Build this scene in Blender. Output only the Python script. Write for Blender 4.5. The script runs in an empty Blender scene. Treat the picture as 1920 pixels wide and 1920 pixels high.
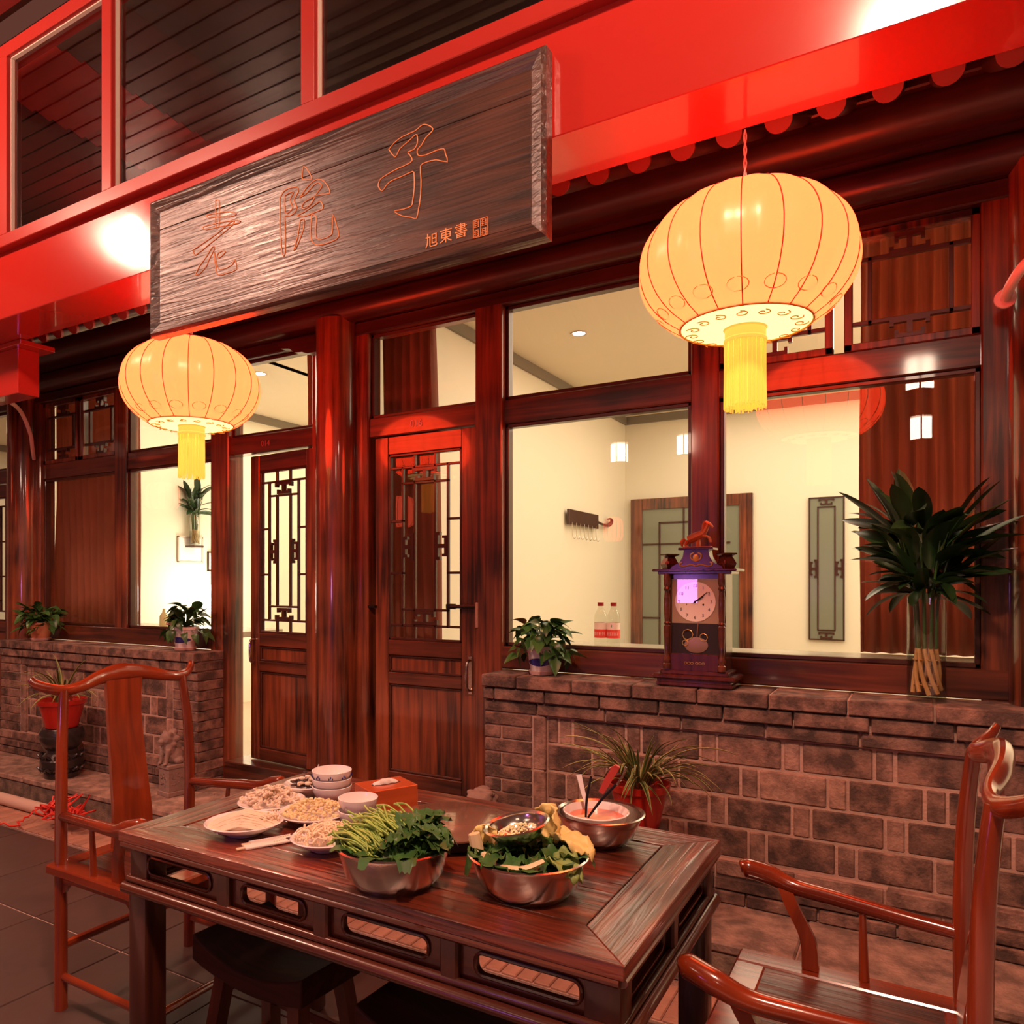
import bpy, bmesh, math, random
from mathutils import Vector, Matrix
random.seed(7)
S = bpy.context.scene
C = S.collection
PI = math.pi
R = math.radians

# ------------------------------------------------------------------ camera, exposure, world, large lights
F_PX, CX, HY, CAM_H = 1410.0, 880.0, 1093.0, 1.46
cd = bpy.data.cameras.new('camera'); cam = bpy.data.objects.new('camera', cd); C.objects.link(cam)
cam.location = (0, 0, CAM_H)
YAW = math.atan2(F_PX, CX + 1500)            # angle between the street front and the picture's depth axis
cam.rotation_euler = (PI / 2, 0, YAW)
cd.sensor_width = 36; cd.lens = F_PX / 1920 * 36
cd.shift_x = (960 - CX) / 1920; cd.shift_y = (HY - 960) / 1920
cd.clip_start = 0.05
S.camera = cam
S.view_settings.view_transform = 'Standard'; S.view_settings.look = 'None'
S.view_settings.gamma = 1; S.view_settings.exposure = 0.0
S.view_settings.use_curve_mapping = False
w = bpy.data.worlds.new('night'); S.world = w; w.use_nodes = True
w.node_tree.nodes['Background'].inputs[0].default_value = (0.95, 0.32, 0.22, 1)
w.node_tree.nodes['Background'].inputs[1].default_value = 0.12

def lamp(name, typ, loc, energy, color, size=0.1, rot=(0, 0, 0), sy=None, spread=None, parent=None):
    l = bpy.data.lights.new(name, typ); l.energy = energy; l.color = color
    if typ == 'AREA':
        l.size = size
        if sy: l.shape = 'RECTANGLE'; l.size_y = sy
        if spread: l.spread = spread
    elif typ == 'POINT': l.shadow_soft_size = size
    o = bpy.data.objects.new(name, l); o.location = loc; o.rotation_euler = rot; C.objects.link(o)
    if parent: o.parent = parent
    return o
# lights of the rooms behind the glass; the mid-height points are added fill
lamp('room_light', 'AREA', (-0.6, 5.9, 3.2), 98, (1, .80, .60), 3.0, (0, 0, 0), 3.6)
lamp('room_light', 'POINT', (0.9, 5.3, 2.3), 98, (1, .80, .60), .3)  # fill without a fixture, added to brighten ceiling and walls
lamp('room_light', 'AREA', (-4.6, 5.4, 3.2), 80, (1, .80, .60), 2.6, (0, 0, 0), 3.2)
lamp('room_light', 'POINT', (-3.5, 6.2, 2.3), 55, (1, .80, .60), .3)  # same added fill for the left-hand room
lamp('room_light', 'AREA', (-8.3, 5.4, 3.2), 60, (1, .80, .60), 2.0, (0, 0, 0), 3.0)
# the terrace's own ceiling lamps, above and behind the viewer
lamp('terrace_light', 'POINT', (-.03, .25, 4.02), 395, (1, .53, .37), .13)
lamp('terrace_light', 'POINT', (-5.1, .70, 4.02), 130, (1, .53, .37), .13)
lamp('terrace_light', 'POINT', (-4.05, .33, 4.02), 230, (1, .53, .37), .13)

SN, CS = math.sin(YAW), math.cos(YAW)
def ray(x, y):
    u = (x - CX) / F_PX; v = (HY - y) / F_PX
    return Vector((u * CS - SN, u * SN + CS, v))
def PY(x, y, Y):
    r = ray(x, y); t = Y / r.y; return Vector((r.x * t, Y, CAM_H + r.z * t))

# ------------------------------------------------------------------ materials
def nodes(name):
    m = bpy.data.materials.new(name); m.use_nodes = True
    nt = m.node_tree; return m, nt, nt.nodes['Principled BSDF']
def setp(b, **k):
    names = dict(color='Base Color', rough='Roughness', metal='Metallic', coat='Coat Weight', coatr='Coat Roughness',
                 spec='Specular IOR Level', trans='Transmission Weight', ior='IOR', ec='Emission Color', es='Emission Strength',
                 sheen='Sheen Weight', alpha='Alpha')
    for a, v in k.items():
        if a in ('color', 'ec') and len(v) == 3: v = (*v, 1)
        b.inputs[names[a]].default_value = v
def plain(name, color, rough=.5, bump=0, bscale=60, var=0, vscale=8, rnd=0, **k):
    m, nt, b = nodes(name); setp(b, color=color, rough=rough, **k)
    N, L = nt.nodes, nt.links
    tc = N.new('ShaderNodeTexCoord')
    src = None
    if var:
        n = N.new('ShaderNodeTexNoise'); n.inputs['Scale'].default_value = vscale; n.inputs['Detail'].default_value = 5
        L.new(tc.outputs['Object'], n.inputs['Vector'])
        mx = N.new('ShaderNodeMix'); mx.data_type = 'RGBA'
        mx.inputs[6].default_value = (*[c * (1 - var) for c in color], 1); mx.inputs[7].default_value = (*[min(1, c * (1 + var)) for c in color], 1)
        L.new(n.outputs['Fac'], mx.inputs[0]); src = mx.outputs[2]
    if rnd:
        oi = N.new('ShaderNodeObjectInfo'); hs = N.new('ShaderNodeHueSaturation')
        mr = N.new('ShaderNodeMapRange'); mr.inputs[3].default_value = 1 - rnd; mr.inputs[4].default_value = 1 + rnd
        L.new(oi.outputs['Random'], mr.inputs[0]); L.new(mr.outputs[0], hs.inputs['Value'])
        if src: L.new(src, hs.inputs['Color'])
        else: hs.inputs['Color'].default_value = (*color, 1)
        src = hs.outputs[0]
    if src: L.new(src, b.inputs['Base Color'])
    if bump:
        n = N.new('ShaderNodeTexNoise'); n.inputs['Scale'].default_value = bscale; n.inputs['Detail'].default_value = 6
        L.new(tc.outputs['Object'], n.inputs['Vector'])
        bp = N.new('ShaderNodeBump'); bp.inputs['Strength'].default_value = bump; bp.inputs['Distance'].default_value = .004
        L.new(n.outputs['Fac'], bp.inputs['Height']); L.new(bp.outputs[0], b.inputs['Normal'])
    return m
def wood(name, dark, light, axis='Z', rough=.35, coat=.3, scale=1.0, bump=.25, contrast=(.35, .7), coatr=.12, deep=False):
    m, nt, b = nodes(name); N, L = nt.nodes, nt.links
    tc = N.new('ShaderNodeTexCoord'); mp = N.new('ShaderNodeMapping')
    s = [34 * scale] * 3; s['XYZ'.index(axis)] = 1.6 * scale
    mp.inputs['Scale'].default_value = s
    L.new(tc.outputs['Object'], mp.inputs[0])
    n1 = N.new('ShaderNodeTexNoise'); n1.inputs['Scale'].default_value = 1; n1.inputs['Detail'].default_value = 6; n1.inputs['Distortion'].default_value = .6
    L.new(mp.outputs[0], n1.inputs['Vector'])
    n2 = N.new('ShaderNodeTexNoise'); n2.inputs['Scale'].default_value = 2.2; n2.inputs['Detail'].default_value = 3
    L.new(tc.outputs['Object'], n2.inputs['Vector'])
    ad = N.new('ShaderNodeMath'); ad.operation = 'MULTIPLY_ADD'; ad.inputs[1].default_value = .45; ad.inputs[2].default_value = 0
    L.new(n2.outputs['Fac'], ad.inputs[0])
    a2 = N.new('ShaderNodeMath'); a2.operation = 'MULTIPLY_ADD'; a2.inputs[1].default_value = .55
    L.new(n1.outputs['Fac'], a2.inputs[0]); L.new(ad.outputs[0], a2.inputs[2])
    cr = N.new('ShaderNodeValToRGB'); cr.color_ramp.elements[0].position = contrast[0]; cr.color_ramp.elements[1].position = contrast[1]
    cr.color_ramp.elements[0].color = (*dark, 1); cr.color_ramp.elements[1].color = (*light, 1)
    L.new(a2.outputs[0], cr.inputs[0]); L.new(cr.outputs[0], b.inputs['Base Color'])
    setp(b, rough=rough, coat=coat, coatr=coatr)
    bp = N.new('ShaderNodeBump'); bp.inputs['Strength'].default_value = bump; bp.inputs['Distance'].default_value = .002 if not deep else .006
    L.new(n1.outputs['Fac'], bp.inputs['Height']); L.new(bp.outputs[0], b.inputs['Normal'])
    if deep: L.new(bp.outputs[0], b.inputs['Coat Normal'])
    return m
def brickmat(name, dark, light, rnd):
    m, nt, b = nodes(name); N, L = nt.nodes, nt.links; setp(b, rough=.88)
    tc = N.new('ShaderNodeTexCoord'); oi = N.new('ShaderNodeObjectInfo')
    ad = N.new('ShaderNodeVectorMath'); ad.operation = 'MULTIPLY_ADD'; ad.inputs[1].default_value = (37, 17, 23)
    L.new(oi.outputs['Random'], ad.inputs[0]); L.new(tc.outputs['Object'], ad.inputs[2])
    a = N.new('ShaderNodeTexNoise'); a.inputs['Scale'].default_value = 11; a.inputs['Detail'].default_value = 7; a.inputs['Roughness'].default_value = .62; L.new(ad.outputs[0], a.inputs['Vector'])
    f = N.new('ShaderNodeTexNoise'); f.inputs['Scale'].default_value = 90; f.inputs['Detail'].default_value = 4; L.new(ad.outputs[0], f.inputs['Vector'])
    cr = N.new('ShaderNodeValToRGB'); cr.color_ramp.elements[0].position = .40; cr.color_ramp.elements[1].position = .64
    cr.color_ramp.elements[0].color = (*dark, 1); cr.color_ramp.elements[1].color = (*light, 1); L.new(a.outputs['Fac'], cr.inputs[0])
    hs = N.new('ShaderNodeHueSaturation'); mr = N.new('ShaderNodeMapRange'); mr.inputs[3].default_value = 1 - rnd; mr.inputs[4].default_value = 1 + rnd
    L.new(oi.outputs['Random'], mr.inputs[0]); L.new(mr.outputs[0], hs.inputs['Value']); L.new(cr.outputs[0], hs.inputs['Color']); L.new(hs.outputs[0], b.inputs['Base Color'])
    sm = N.new('ShaderNodeMath'); sm.operation = 'ADD'; L.new(a.outputs['Fac'], sm.inputs[0]); L.new(f.outputs['Fac'], sm.inputs[1])
    bp = N.new('ShaderNodeBump'); bp.inputs['Strength'].default_value = .9; bp.inputs['Distance'].default_value = .005; L.new(sm.outputs[0], bp.inputs['Height']); L.new(bp.outputs[0], b.inputs['Normal'])
    return m
def glassy(name, tint=(1, 1, 1), ior=1.5, rough=0.0, haze=0.0):
    m = bpy.data.materials.new(name); m.use_nodes = True; nt = m.node_tree; N, L = nt.nodes, nt.links
    N.remove(N['Principled BSDF']); out = N['Material Output']
    fr = N.new('ShaderNodeFresnel'); fr.inputs[0].default_value = ior
    t = N.new('ShaderNodeBsdfTransparent'); t.inputs[0].default_value = (*tint, 1)
    g = N.new('ShaderNodeBsdfGlossy'); g.inputs['Roughness'].default_value = rough
    mx = N.new('ShaderNodeMixShader'); ge = N.new('ShaderNodeNewGeometry'); mu = N.new('ShaderNodeMath'); mu.operation = 'MULTIPLY'; iv = N.new('ShaderNodeMath'); iv.operation = 'SUBTRACT'; iv.inputs[0].default_value = 1
    L.new(ge.outputs['Backfacing'], iv.inputs[1]); L.new(iv.outputs[0], mu.inputs[0]); L.new(fr.outputs[0], mu.inputs[1]); L.new(mu.outputs[0], mx.inputs[0]); L.new(t.outputs[0], mx.inputs[1]); L.new(g.outputs[0], mx.inputs[2])
    L.new(mx.outputs[0], out.inputs[0])
    return m
def emit(name, color, strength, base=None):
    m, nt, b = nodes(name); setp(b, color=base or color, rough=.6, ec=color, es=strength); return m

WV = wood('stained_wood_upright', (.020, .005, .003), (.29, .068, .022), 'Z', .35, 1.0, bump=.15, contrast=(.38, .64), coatr=.07)
WH = wood('stained_wood_level', (.022, .006, .003), (.17, .038, .014), 'X', .35, 1.0, bump=.15, contrast=(.38, .64), coatr=.07)
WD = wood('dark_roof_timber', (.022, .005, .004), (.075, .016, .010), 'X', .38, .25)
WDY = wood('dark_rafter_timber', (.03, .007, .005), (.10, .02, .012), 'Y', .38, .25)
WLAT = plain('lattice_wood', (.055, .016, .009), .35, var=.4, vscale=20, coat=.3)
ROSE = wood('rosewood_upright', (.13, .016, .004), (.42, .062, .014), 'Z', .2, .8, .7)
ROSEX = wood('rosewood_level', (.12, .014, .004), (.40, .058, .013), 'X', .2, .8, .7)
ROSEY = wood('rosewood_level_crosswise', (.12, .014, .004), (.40, .058, .013), 'Y', .2, .8, .7)
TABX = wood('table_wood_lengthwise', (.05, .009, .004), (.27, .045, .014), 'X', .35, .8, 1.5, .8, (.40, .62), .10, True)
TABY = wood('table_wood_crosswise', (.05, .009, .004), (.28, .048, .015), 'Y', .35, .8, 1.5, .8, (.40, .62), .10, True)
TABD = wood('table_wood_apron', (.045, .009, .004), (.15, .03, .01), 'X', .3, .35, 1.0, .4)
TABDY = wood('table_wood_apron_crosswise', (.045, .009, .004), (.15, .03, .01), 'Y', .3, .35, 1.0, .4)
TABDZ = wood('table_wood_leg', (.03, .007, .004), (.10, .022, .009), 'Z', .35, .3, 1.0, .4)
STOOLW = wood('stool_wood', (.016, .005, .003), (.06, .014, .006), 'X', .6, 0, 1.2, .5)
STOOLW.node_tree.nodes['Principled BSDF'].inputs['Specular IOR Level'].default_value = .2
STOOLL = wood('stool_leg_wood', (.05, .010, .005), (.15, .03, .012), 'Z', .35, .3)
SIGNW = wood('sign_board_wood', (.012, .006, .004), (.075, .026, .015), 'X', .42, .55, 1.7, .9, (.40, .62), .22, True)
REDP = plain('glossy_red_paint', (.40, .020, .014), .17, bump=.06, bscale=9, coat=.6)
REDM = plain('satin_red_paint', (.34, .022, .016), .32, bump=.1, bscale=30)
PUTTY = plain('pale_putty', (.62, .5, .42), .7)
BRICK = brickmat('grey_brick', (.075, .045, .036), (.30, .165, .12), .25)
BRICKW = brickmat('pale_worn_brick', (.15, .085, .065), (.40, .235, .175), .2)
MORTAR = plain('mortar', (.50, .32, .25), .95, bump=1, bscale=90, var=.3)
SLAB = brickmat('worn_stone_slab', (.20, .13, .10), (.47, .30, .225), .1)
SLABR = brickmat('rough_granite', (.11, .08, .06), (.28, .19, .14), .12)
PAVE = plain('red_paving_brick', (.42, .22, .15), .8, bump=.8, bscale=50, var=.35, vscale=20, rnd=.18)
TILE = plain('dark_floor_tile', (.085, .048, .040), .42, bump=.25, bscale=16, var=.22, vscale=5, rnd=.08)
GROUT = plain('pale_grout', (.72, .55, .48), .8)
CREAM = plain('cream_wall_paint', (.80, .74, .60), .8)
CREAMC = plain('ceiling_paint', (.76, .66, .50), .85)
CORN = plain('grey_brown_cornice', (.20, .17, .13), .6)
GLASS = glassy('window_glass', (.98, .99, .97), 1.62)
GLASSG = glassy('green_tinted_glass', (.80, .86, .78), 1.5)
VASEG = glassy('vase_glass', (.93, .95, .93), 2.1)
CURT = plain('brown_curtain_cloth', (.34, .12, .07), .75, var=.25, vscale=5)
_n = CURT.node_tree; _t = _n.nodes.new('ShaderNodeBsdfTranslucent'); _t.inputs[0].default_value = (.50, .21, .13, 1)
_m = _n.nodes.new('ShaderNodeMixShader'); _m.inputs[0].default_value = .5
_n.links.new(_n.nodes['Principled BSDF'].outputs[0], _m.inputs[1]); _n.links.new(_t.outputs[0], _m.inputs[2]); _n.links.new(_m.outputs[0], _n.nodes['Material Output'].inputs[0])
BLACK = plain('black_metal', (.02, .018, .018), .4, metal=.6)
STEEL = plain('brushed_steel', (.66, .60, .54), .2, metal=1, bump=.05, bscale=200)
PORC = plain('white_porcelain', (.86, .80, .78), .18, coat=.5)
BLUE = plain('blue_glaze', (.03, .03, .22), .15, coat=.5)
PINKC = plain('pink_plastic', (.80, .50, .44), .4)  # plain pink plastic of saucers and conduits
GOLD = plain('gilt_paint', (.65, .40, .10), .35, metal=.6)
LEAFM = plain('leaf_green', (.035, .105, .02), .4, var=.5, vscale=18, rnd=.4)
LEAFD = plain('dark_lily_leaf', (.016, .050, .013), .32, var=.5, vscale=12, rnd=.45)
LEAFB = plain('reddish_old_leaf', (.20, .06, .015), .5, var=.4, vscale=15)
BLADE = plain('striped_blade_green', (.09, .15, .035), .5, var=.6, vscale=14, rnd=.4)
BLADE2 = plain('pale_blade_edge', (.42, .36, .12), .5, var=.3, rnd=.3)
REDPOT = plain('red_plastic_pot', (.50, .022, .012), .3, coat=.3)
TERR = plain('soil', (.04, .022, .014), 1, bump=1)

# ------------------------------------------------------------------ mesh helpers
def bx(bm, x0, x1, y0, y1, z0, z1, bev=0, seg=1):
    b2 = bmesh.new() if bev else bm
    vs = [b2.verts.new((x, y, z)) for x in (x0, x1) for y in (y0, y1) for z in (z0, z1)]
    for f in ((0, 1, 3, 2), (4, 6, 7, 5), (0, 4, 5, 1), (2, 3, 7, 6), (0, 2, 6, 4), (1, 5, 7, 3)):
        b2.faces.new([vs[i] for i in f])
    if bev:
        bmesh.ops.bevel(b2, geom=list(b2.edges), offset=bev, segments=seg, affect='EDGES', profile=.5)
        t = bpy.data.meshes.new('t'); b2.to_mesh(t); b2.free(); bm.from_mesh(t); bpy.data.meshes.remove(t)
def lathe(bm, prof, seg=28, at=(0, 0, 0), close=False):
    rings = []
    for r, z in prof:
        if r < 1e-5: rings.append([bm.verts.new((at[0], at[1], at[2] + z))])
        else: rings.append([bm.verts.new((at[0] + r * math.cos(2 * PI * i / seg), at[1] + r * math.sin(2 * PI * i / seg), at[2] + z)) for i in range(seg)])
    pairs = list(zip(rings, rings[1:]))
    if close: pairs.append((rings[-1], rings[0]))
    for a, b in pairs:
        for i in range(seg):
            j = (i + 1) % seg
            if len(a) == 1 and len(b) == 1: continue
            if len(a) == 1: bm.faces.new((a[0], b[j], b[i]))
            elif len(b) == 1: bm.faces.new((a[i], a[j], b[0]))
            else: bm.faces.new((a[i], a[j], b[j], b[i]))
def smooth_pts(pts, rad, n):
    P = [Vector(p) for p in pts]; out = []; rr = []
    for i in range(len(P) - 1):
        p0 = P[max(i - 1, 0)]; p1 = P[i]; p2 = P[i + 1]; p3 = P[min(i + 2, len(P) - 1)]
        for k in range(n):
            t = k / n
            out.append(.5 * ((2 * p1) + (p2 - p0) * t + (2 * p0 - 5 * p1 + 4 * p2 - p3) * t * t + (3 * p1 - p0 - 3 * p2 + p3) * t ** 3))
            rr.append(rad[i] * (1 - t) + rad[i + 1] * t)
    out.append(P[-1]); rr.append(rad[-1]); return out, rr
def tube(bm, pts, rad, seg=10, sm=1, flat=None, caps=True):
    """round bar through pts; flat=(axis vector, factor) squashes the section along that axis"""
    if not isinstance(rad, (list, tuple)): rad = [rad] * len(pts)
    if sm > 1: pts, rad = smooth_pts(pts, rad, sm)
    P = [Vector(p) for p in pts]; rings = []; up = None
    for i, p in enumerate(P):
        d = (P[min(i + 1, len(P) - 1)] - P[max(i - 1, 0)])
        if d.length < 1e-9: d = Vector((0, 0, 1))
        d.normalize()
        if up is None: up = d.orthogonal().normalized()
        up = (up - d * up.dot(d))
        if up.length < 1e-6: up = d.orthogonal()
        up.normalize(); s = d.cross(up)
        ring = []
        for k in range(seg):
            a = 2 * PI * k / seg; o = (up * math.cos(a) + s * math.sin(a)) * rad[i]
            if flat:
                ax = Vector(flat[0]); o = o - ax * o.dot(ax) * (1 - flat[1])
            ring.append(bm.verts.new(p + o))
        rings.append(ring)
    for a, b in zip(rings, rings[1:]):
        for k in range(seg):
            j = (k + 1) % seg; bm.faces.new((a[k], a[j], b[j], b[k]))
    if caps:
        bm.faces.new(list(reversed(rings[0]))); bm.faces.new(rings[-1])
def ribbon(bm, pts, width, thick, wdir, sm=1, taper=None):
    """flat bar swept through pts; width along wdir"""
    W = Vector(wdir).normalized(); wd = width if isinstance(width, (list, tuple)) else [width] * len(pts)
    if sm > 1: pts, wd = smooth_pts(pts, wd, sm)
    P = [Vector(p) for p in pts]; rings = []
    for i, p in enumerate(P):
        d = (P[min(i + 1, len(P) - 1)] - P[max(i - 1, 0)]).normalized(); n = d.cross(W).normalized()
        a = W * wd[i] / 2; b = n * thick / 2
        rings.append([bm.verts.new(p + q) for q in (-a - b, a - b, a + b, -a + b)])
    for a, b in zip(rings, rings[1:]):
        for k in range(4): bm.faces.new((a[k], a[(k + 1) % 4], b[(k + 1) % 4], b[k]))
    bm.faces.new(list(reversed(rings[0]))); bm.faces.new(rings[-1])
def prism(bm, poly, y0, y1, plane='XZ'):
    """extrude a polygon given in plane coordinates"""
    def v(a, b, c): return {'XZ': (a, c, b), 'XY': (a, b, c), 'YZ': (c, a, b)}[plane]
    A = [bm.verts.new(v(a, b, y0)) for a, b in poly]; B = [bm.verts.new(v(a, b, y1)) for a, b in poly]
    bm.faces.new(A); bm.faces.new(list(reversed(B)))
    for i in range(len(poly)):
        j = (i + 1) % len(poly); bm.faces.new((A[j], A[i], B[i], B[j]))
def mesh(name, bm, m=None, ang=35, smooth=True):
    bmesh.ops.recalc_face_normals(bm, faces=bm.faces)
    me = bpy.data.meshes.new(name); bm.to_mesh(me); bm.free()
    if smooth and len(me.polygons):
        me.polygons.foreach_set('use_smooth', [True] * len(me.polygons)); me.set_sharp_from_angle(angle=R(ang))
    if m: me.materials.append(m)
    return me
def obj(name, bm, m=None, parent=None, loc=(0, 0, 0), rot=(0, 0, 0), ang=35, smooth=True, scale=None):
    me = bm if isinstance(bm, bpy.types.Mesh) else mesh(name, bm, m, ang, smooth)
    o = bpy.data.objects.new(name, me); C.objects.link(o); o.location = loc; o.rotation_euler = rot
    if scale: o.scale = scale
    if parent: o.parent = parent
    return o
def tag(o, label, cat, group=None, kind=None):
    o['label'] = label
    if cat: o['category'] = cat
    if group: o['group'] = group
    if kind: o['kind'] = kind
    return o
def empty(name, loc=(0, 0, 0), rz=0):
    o = bpy.data.objects.new(name, None); C.objects.link(o); o.location = loc; o.rotation_euler = (0, 0, rz)
    o.empty_display_size = .1; return o
def thing(name, label, cat, loc=(0, 0, 0), rz=0, group=None):
    return tag(empty(name, loc, rz), label, cat, group)
def struct(o, label):
    return tag(o, label, 'building part', kind='structure')
def copy_tree(o, parent=None):
    c = o.copy(); C.objects.link(c)
    if parent: c.parent = parent
    for ch in list(o.children): copy_tree(ch, c)
    return c
def box(name, x0, x1, y0, y1, z0, z1, m, parent=None, bev=0.003):
    bm = bmesh.new(); bx(bm, x0, x1, y0, y1, z0, z1, bev); return obj(name, bm, m, parent)
_bc = {}
def block(name, m, parent, x0, x1, y0, y1, z0, z1, bev=.004, jit=.0):
    """a piece (brick, tile, slab) sharing mesh data with others of the same size"""
    k = (name, m.name, round(x1 - x0, 3), round(y1 - y0, 3), round(z1 - z0, 3))
    if k not in _bc:
        bm = bmesh.new(); bx(bm, -k[2] / 2, k[2] / 2, -k[3] / 2, k[3] / 2, -k[4] / 2, k[4] / 2, bev); _bc[k] = mesh(name, bm, m, smooth=False)
    o = obj(name, _bc[k], parent=parent, loc=((x0 + x1) / 2 + random.uniform(-jit, jit) * .3, (y0 + y1) / 2 + random.uniform(-jit, jit), (z0 + z1) / 2 + random.uniform(-jit, jit) * .2))
    return o
# ------------------------------------------------------------------ ground
bm = bmesh.new(); bx(bm, -10, 4, -4, 2.45, -.05, -.006); fl = struct(obj('floor', bm, GROUT), 'terrace floor of large dark square tiles with pale grout'); 
T = .6
for i in range(-12, 6):
    for j in range(-2, 4):
        x = -2.71 + T * i; y = 1.862 - T + T * (j)
        if j == 3: continue
        if x < -8 or x > 2: continue
        block("tile", TILE, fl, x + .0045, x + T - .0045, y + .0045, y + T - .0045, -.03, 0, .0015)
# paving strip of bricks laid crosswise between tiles and step
bm = bmesh.new(); bx(bm, -8, 2.2, 2.466, 2.745, -.05, .004); pv = struct(obj('floor', bm, MORTAR), 'strip of reddish paving bricks along the foot of the stone step')
x = -7.2; n = 0
while x < 1.6:
    block('brick', PAVE, pv, x, x + .062, 2.47, 2.70 if n % 1 == 0 else 2.7, -.03, .014, .004, .0015); x += .0675; n += 1
for k in range(38):
    xx = -7.2 + k * .235; block('brick', BRICKW, pv, xx, xx + .228, 2.702, 2.745, -.03, .012, .004)
# stone platform
bm = bmesh.new(); bx(bm, -8, 2.2, 2.775, 3.6, -.05, .165); pf = struct(obj('floor', bm, MORTAR), 'raised stone platform under the house front')
xs = [-8, -6.9, -5.75, -5.05, -3.95, -3.1, -2.2, -1.3, -.35, .55, 1.5]
for a, b in zip(xs, xs[1:]):
    block('slab', SLAB, pf, a + .004, b - .004, 2.755, 3.125, .145, .18, .006)
    block('stone', SLABR, pf, a + .07 + .004, b + .07 - .004, 2.762, 2.80, .0, .144, .006)
    block('slab', SLAB, pf, a + .3, b + .292, 3.13, 3.6, .15, .18, .004)

# ------------------------------------------------------------------ low brick walls
def brick_wall(name, label, xl, xr, pier_l, pier_r):
    bm = bmesh.new(); bx(bm, xl + .01, xr - .01, 3.152, 3.40, .19, .85); bx(bm, xl + .01, xr - .01, 3.142, 3.40, .85, 1.02); bx(bm, xl + .006, xr - .006, 3.128, 3.2, .18, .345)
    for (a, b) in (pier_l, pier_r):
        if a is not None: bx(bm, a + .010, b - .010, 3.137, 3.2, .345, .85)
    w_ = struct(obj(name, bm, MORTAR), label)
    def course(z0, z1, y0, L, off, m=BRICK, x0=xl, x1=xr, y1=3.41, j=.0015):
        x = x0 - off
        while x < x1 - .012:
            a = max(x, x0); b = min(x + L - .008, x1)
            if b - a > .02: block('brick', m, w_, round(a, 3), round(b, 3), y0, y1, z0 + .003, z1 - .003, .004, j)
            x += L
    course(.968, 1.03, 3.10, .275, .09, BRICK if xl < -3 else BRICK, y1=3.345)
    course(.908, .968, 3.112, .262, .2)
    course(.850, .908, 3.128, .33, .05, BRICK)
    course(.180, .232, 3.10, .26, .1)
    course(.232, .285, 3.105, .26, .22)
    course(.285, .348, 3.118, .30, .12, BRICKW)
    # piers
    for (a, b), side in ((pier_l, 1), (pier_r, -1)):
        if a is None: continue
        sx0, sx1 = (b - .062, b) if side == 1 else (a, a + .062)
        px0, px1 = (a, b - .070) if side == 1 else (a + .070, b)
        k = 0; z = .348
        while z < .84:
            z1 = min(z + .0628, .85)
            if k % 2: block('brick', BRICK, w_, px0, px1, 3.13, 3.41, z + .003, z1 - .003, .004, .0015)
            else:
                mid = px0 + (px1 - px0) * (.36 if side == 1 else .64)
                block('brick', BRICK, w_, px0, mid - .004, 3.13, 3.41, z + .003, z1 - .003, .004, .0015)
                block('brick', BRICK, w_, mid + .004, px1, 3.13, 3.41, z + .003, z1 - .003, .004, .0015)
            z += .0628; k += 1
        for q in range(2):
            block('brick', BRICKW, w_, sx0, sx1, 3.133, 3.25, .352 + q * .25, .352 + (q + 1) * .25 - .007, .004)
    # panel: stretcher and header pattern
    x0 = pier_l[1] + .006 if pier_l[0] is not None else xl; x1 = pier_r[0] - .006 if pier_r[0] is not None else xr
    for r in range(4):
        z0 = .350 + r * .125; off = [.0, .155, .03, .19][r] + (0 if xl > -3 else .06); x = x0 - off
        while x < x1:
            for L, mm in ((.238, BRICK), (.058, BRICKW)):
                a, b = max(x, x0), min(x + L, x1)
                if b - a > .015: block('brick', mm if random.random() < .8 else BRICKW, w_, round(a, 3), round(b, 3), 3.147, 3.25, z0 + .005, z0 + .119, .005, .002)
                x += L + .010
    return w_
brick_wall('wall_right', 'low grey brick wall under the right-hand window with a ledge on top', -1.77, .95, (-1.77, -1.452), (None, None))
brick_wall('wall_left', 'low grey brick wall under the left-hand window with a ledge on top', -6.03, -3.80, (-6.03, -5.70), (-4.10, -3.80))

# ------------------------------------------------------------------ timber frame of the front
tr = [0]
def trim(label, parts, m=WV, ang=35):
    tr[0] += 1
    bm = bmesh.new()
    for p in parts:
        if p[0] == 'b': bx(bm, *p[1:7], .006)
        elif p[0] == 'c': lathe(bm, [(0, p[4]), (p[3], p[4]), (p[3], p[5]), (0, p[5])], 40, (p[1], p[2], 0))
        elif p[0] == 't': tube(bm, [p[1], p[2]], p[3], 24)
    o = obj('trim_%d' % tr[0], bm, m, ang=ang); struct(o, label); return o
YF = 3.36
SL = 3.40      # glass plane
trim('round red-brown column between the two doors', [('c', -2.85, 3.33, .125, .18, 2.95)])
trim('round column at the right end of the front', [('c', .42, 3.33, .13, .18, 2.95)])
trim('round column at the far left beyond the left window', [('c', -6.06, 3.33, .125, .18, 2.95)])
for a, b, lab in ((-3.06, -2.95, 'flat door jamb left of the round middle column'), (-2.74, -2.64, 'flat door jamb right of the round middle column'),
                  (.21, .33, 'flat jamb right of the right-hand window'), (-5.97, -5.87, 'flat jamb left of the left-hand window'), (-6.33, -6.16, 'flat jamb between far left door and column')):
    trim(lab, [('b', a, b, YF - .02, 3.46, .18, 2.87)])
trim('post between right-hand door and right-hand window', [('b', -1.94, -1.785, YF - .03, 3.46, .18, 2.87)])
trim('post between left-hand window and left-hand door', [('b', -3.92, -3.755, YF - .03, 3.46, .18, 2.87)])
trim('narrow upright dividing the right-hand window', [('b', -.85, -.73, YF - .012, 3.45, 1.10, 2.87)])
trim('narrow upright dividing the left-hand window', [('b', -4.95, -4.815, YF - .012, 3.45, 1.10, 2.87)])
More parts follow.
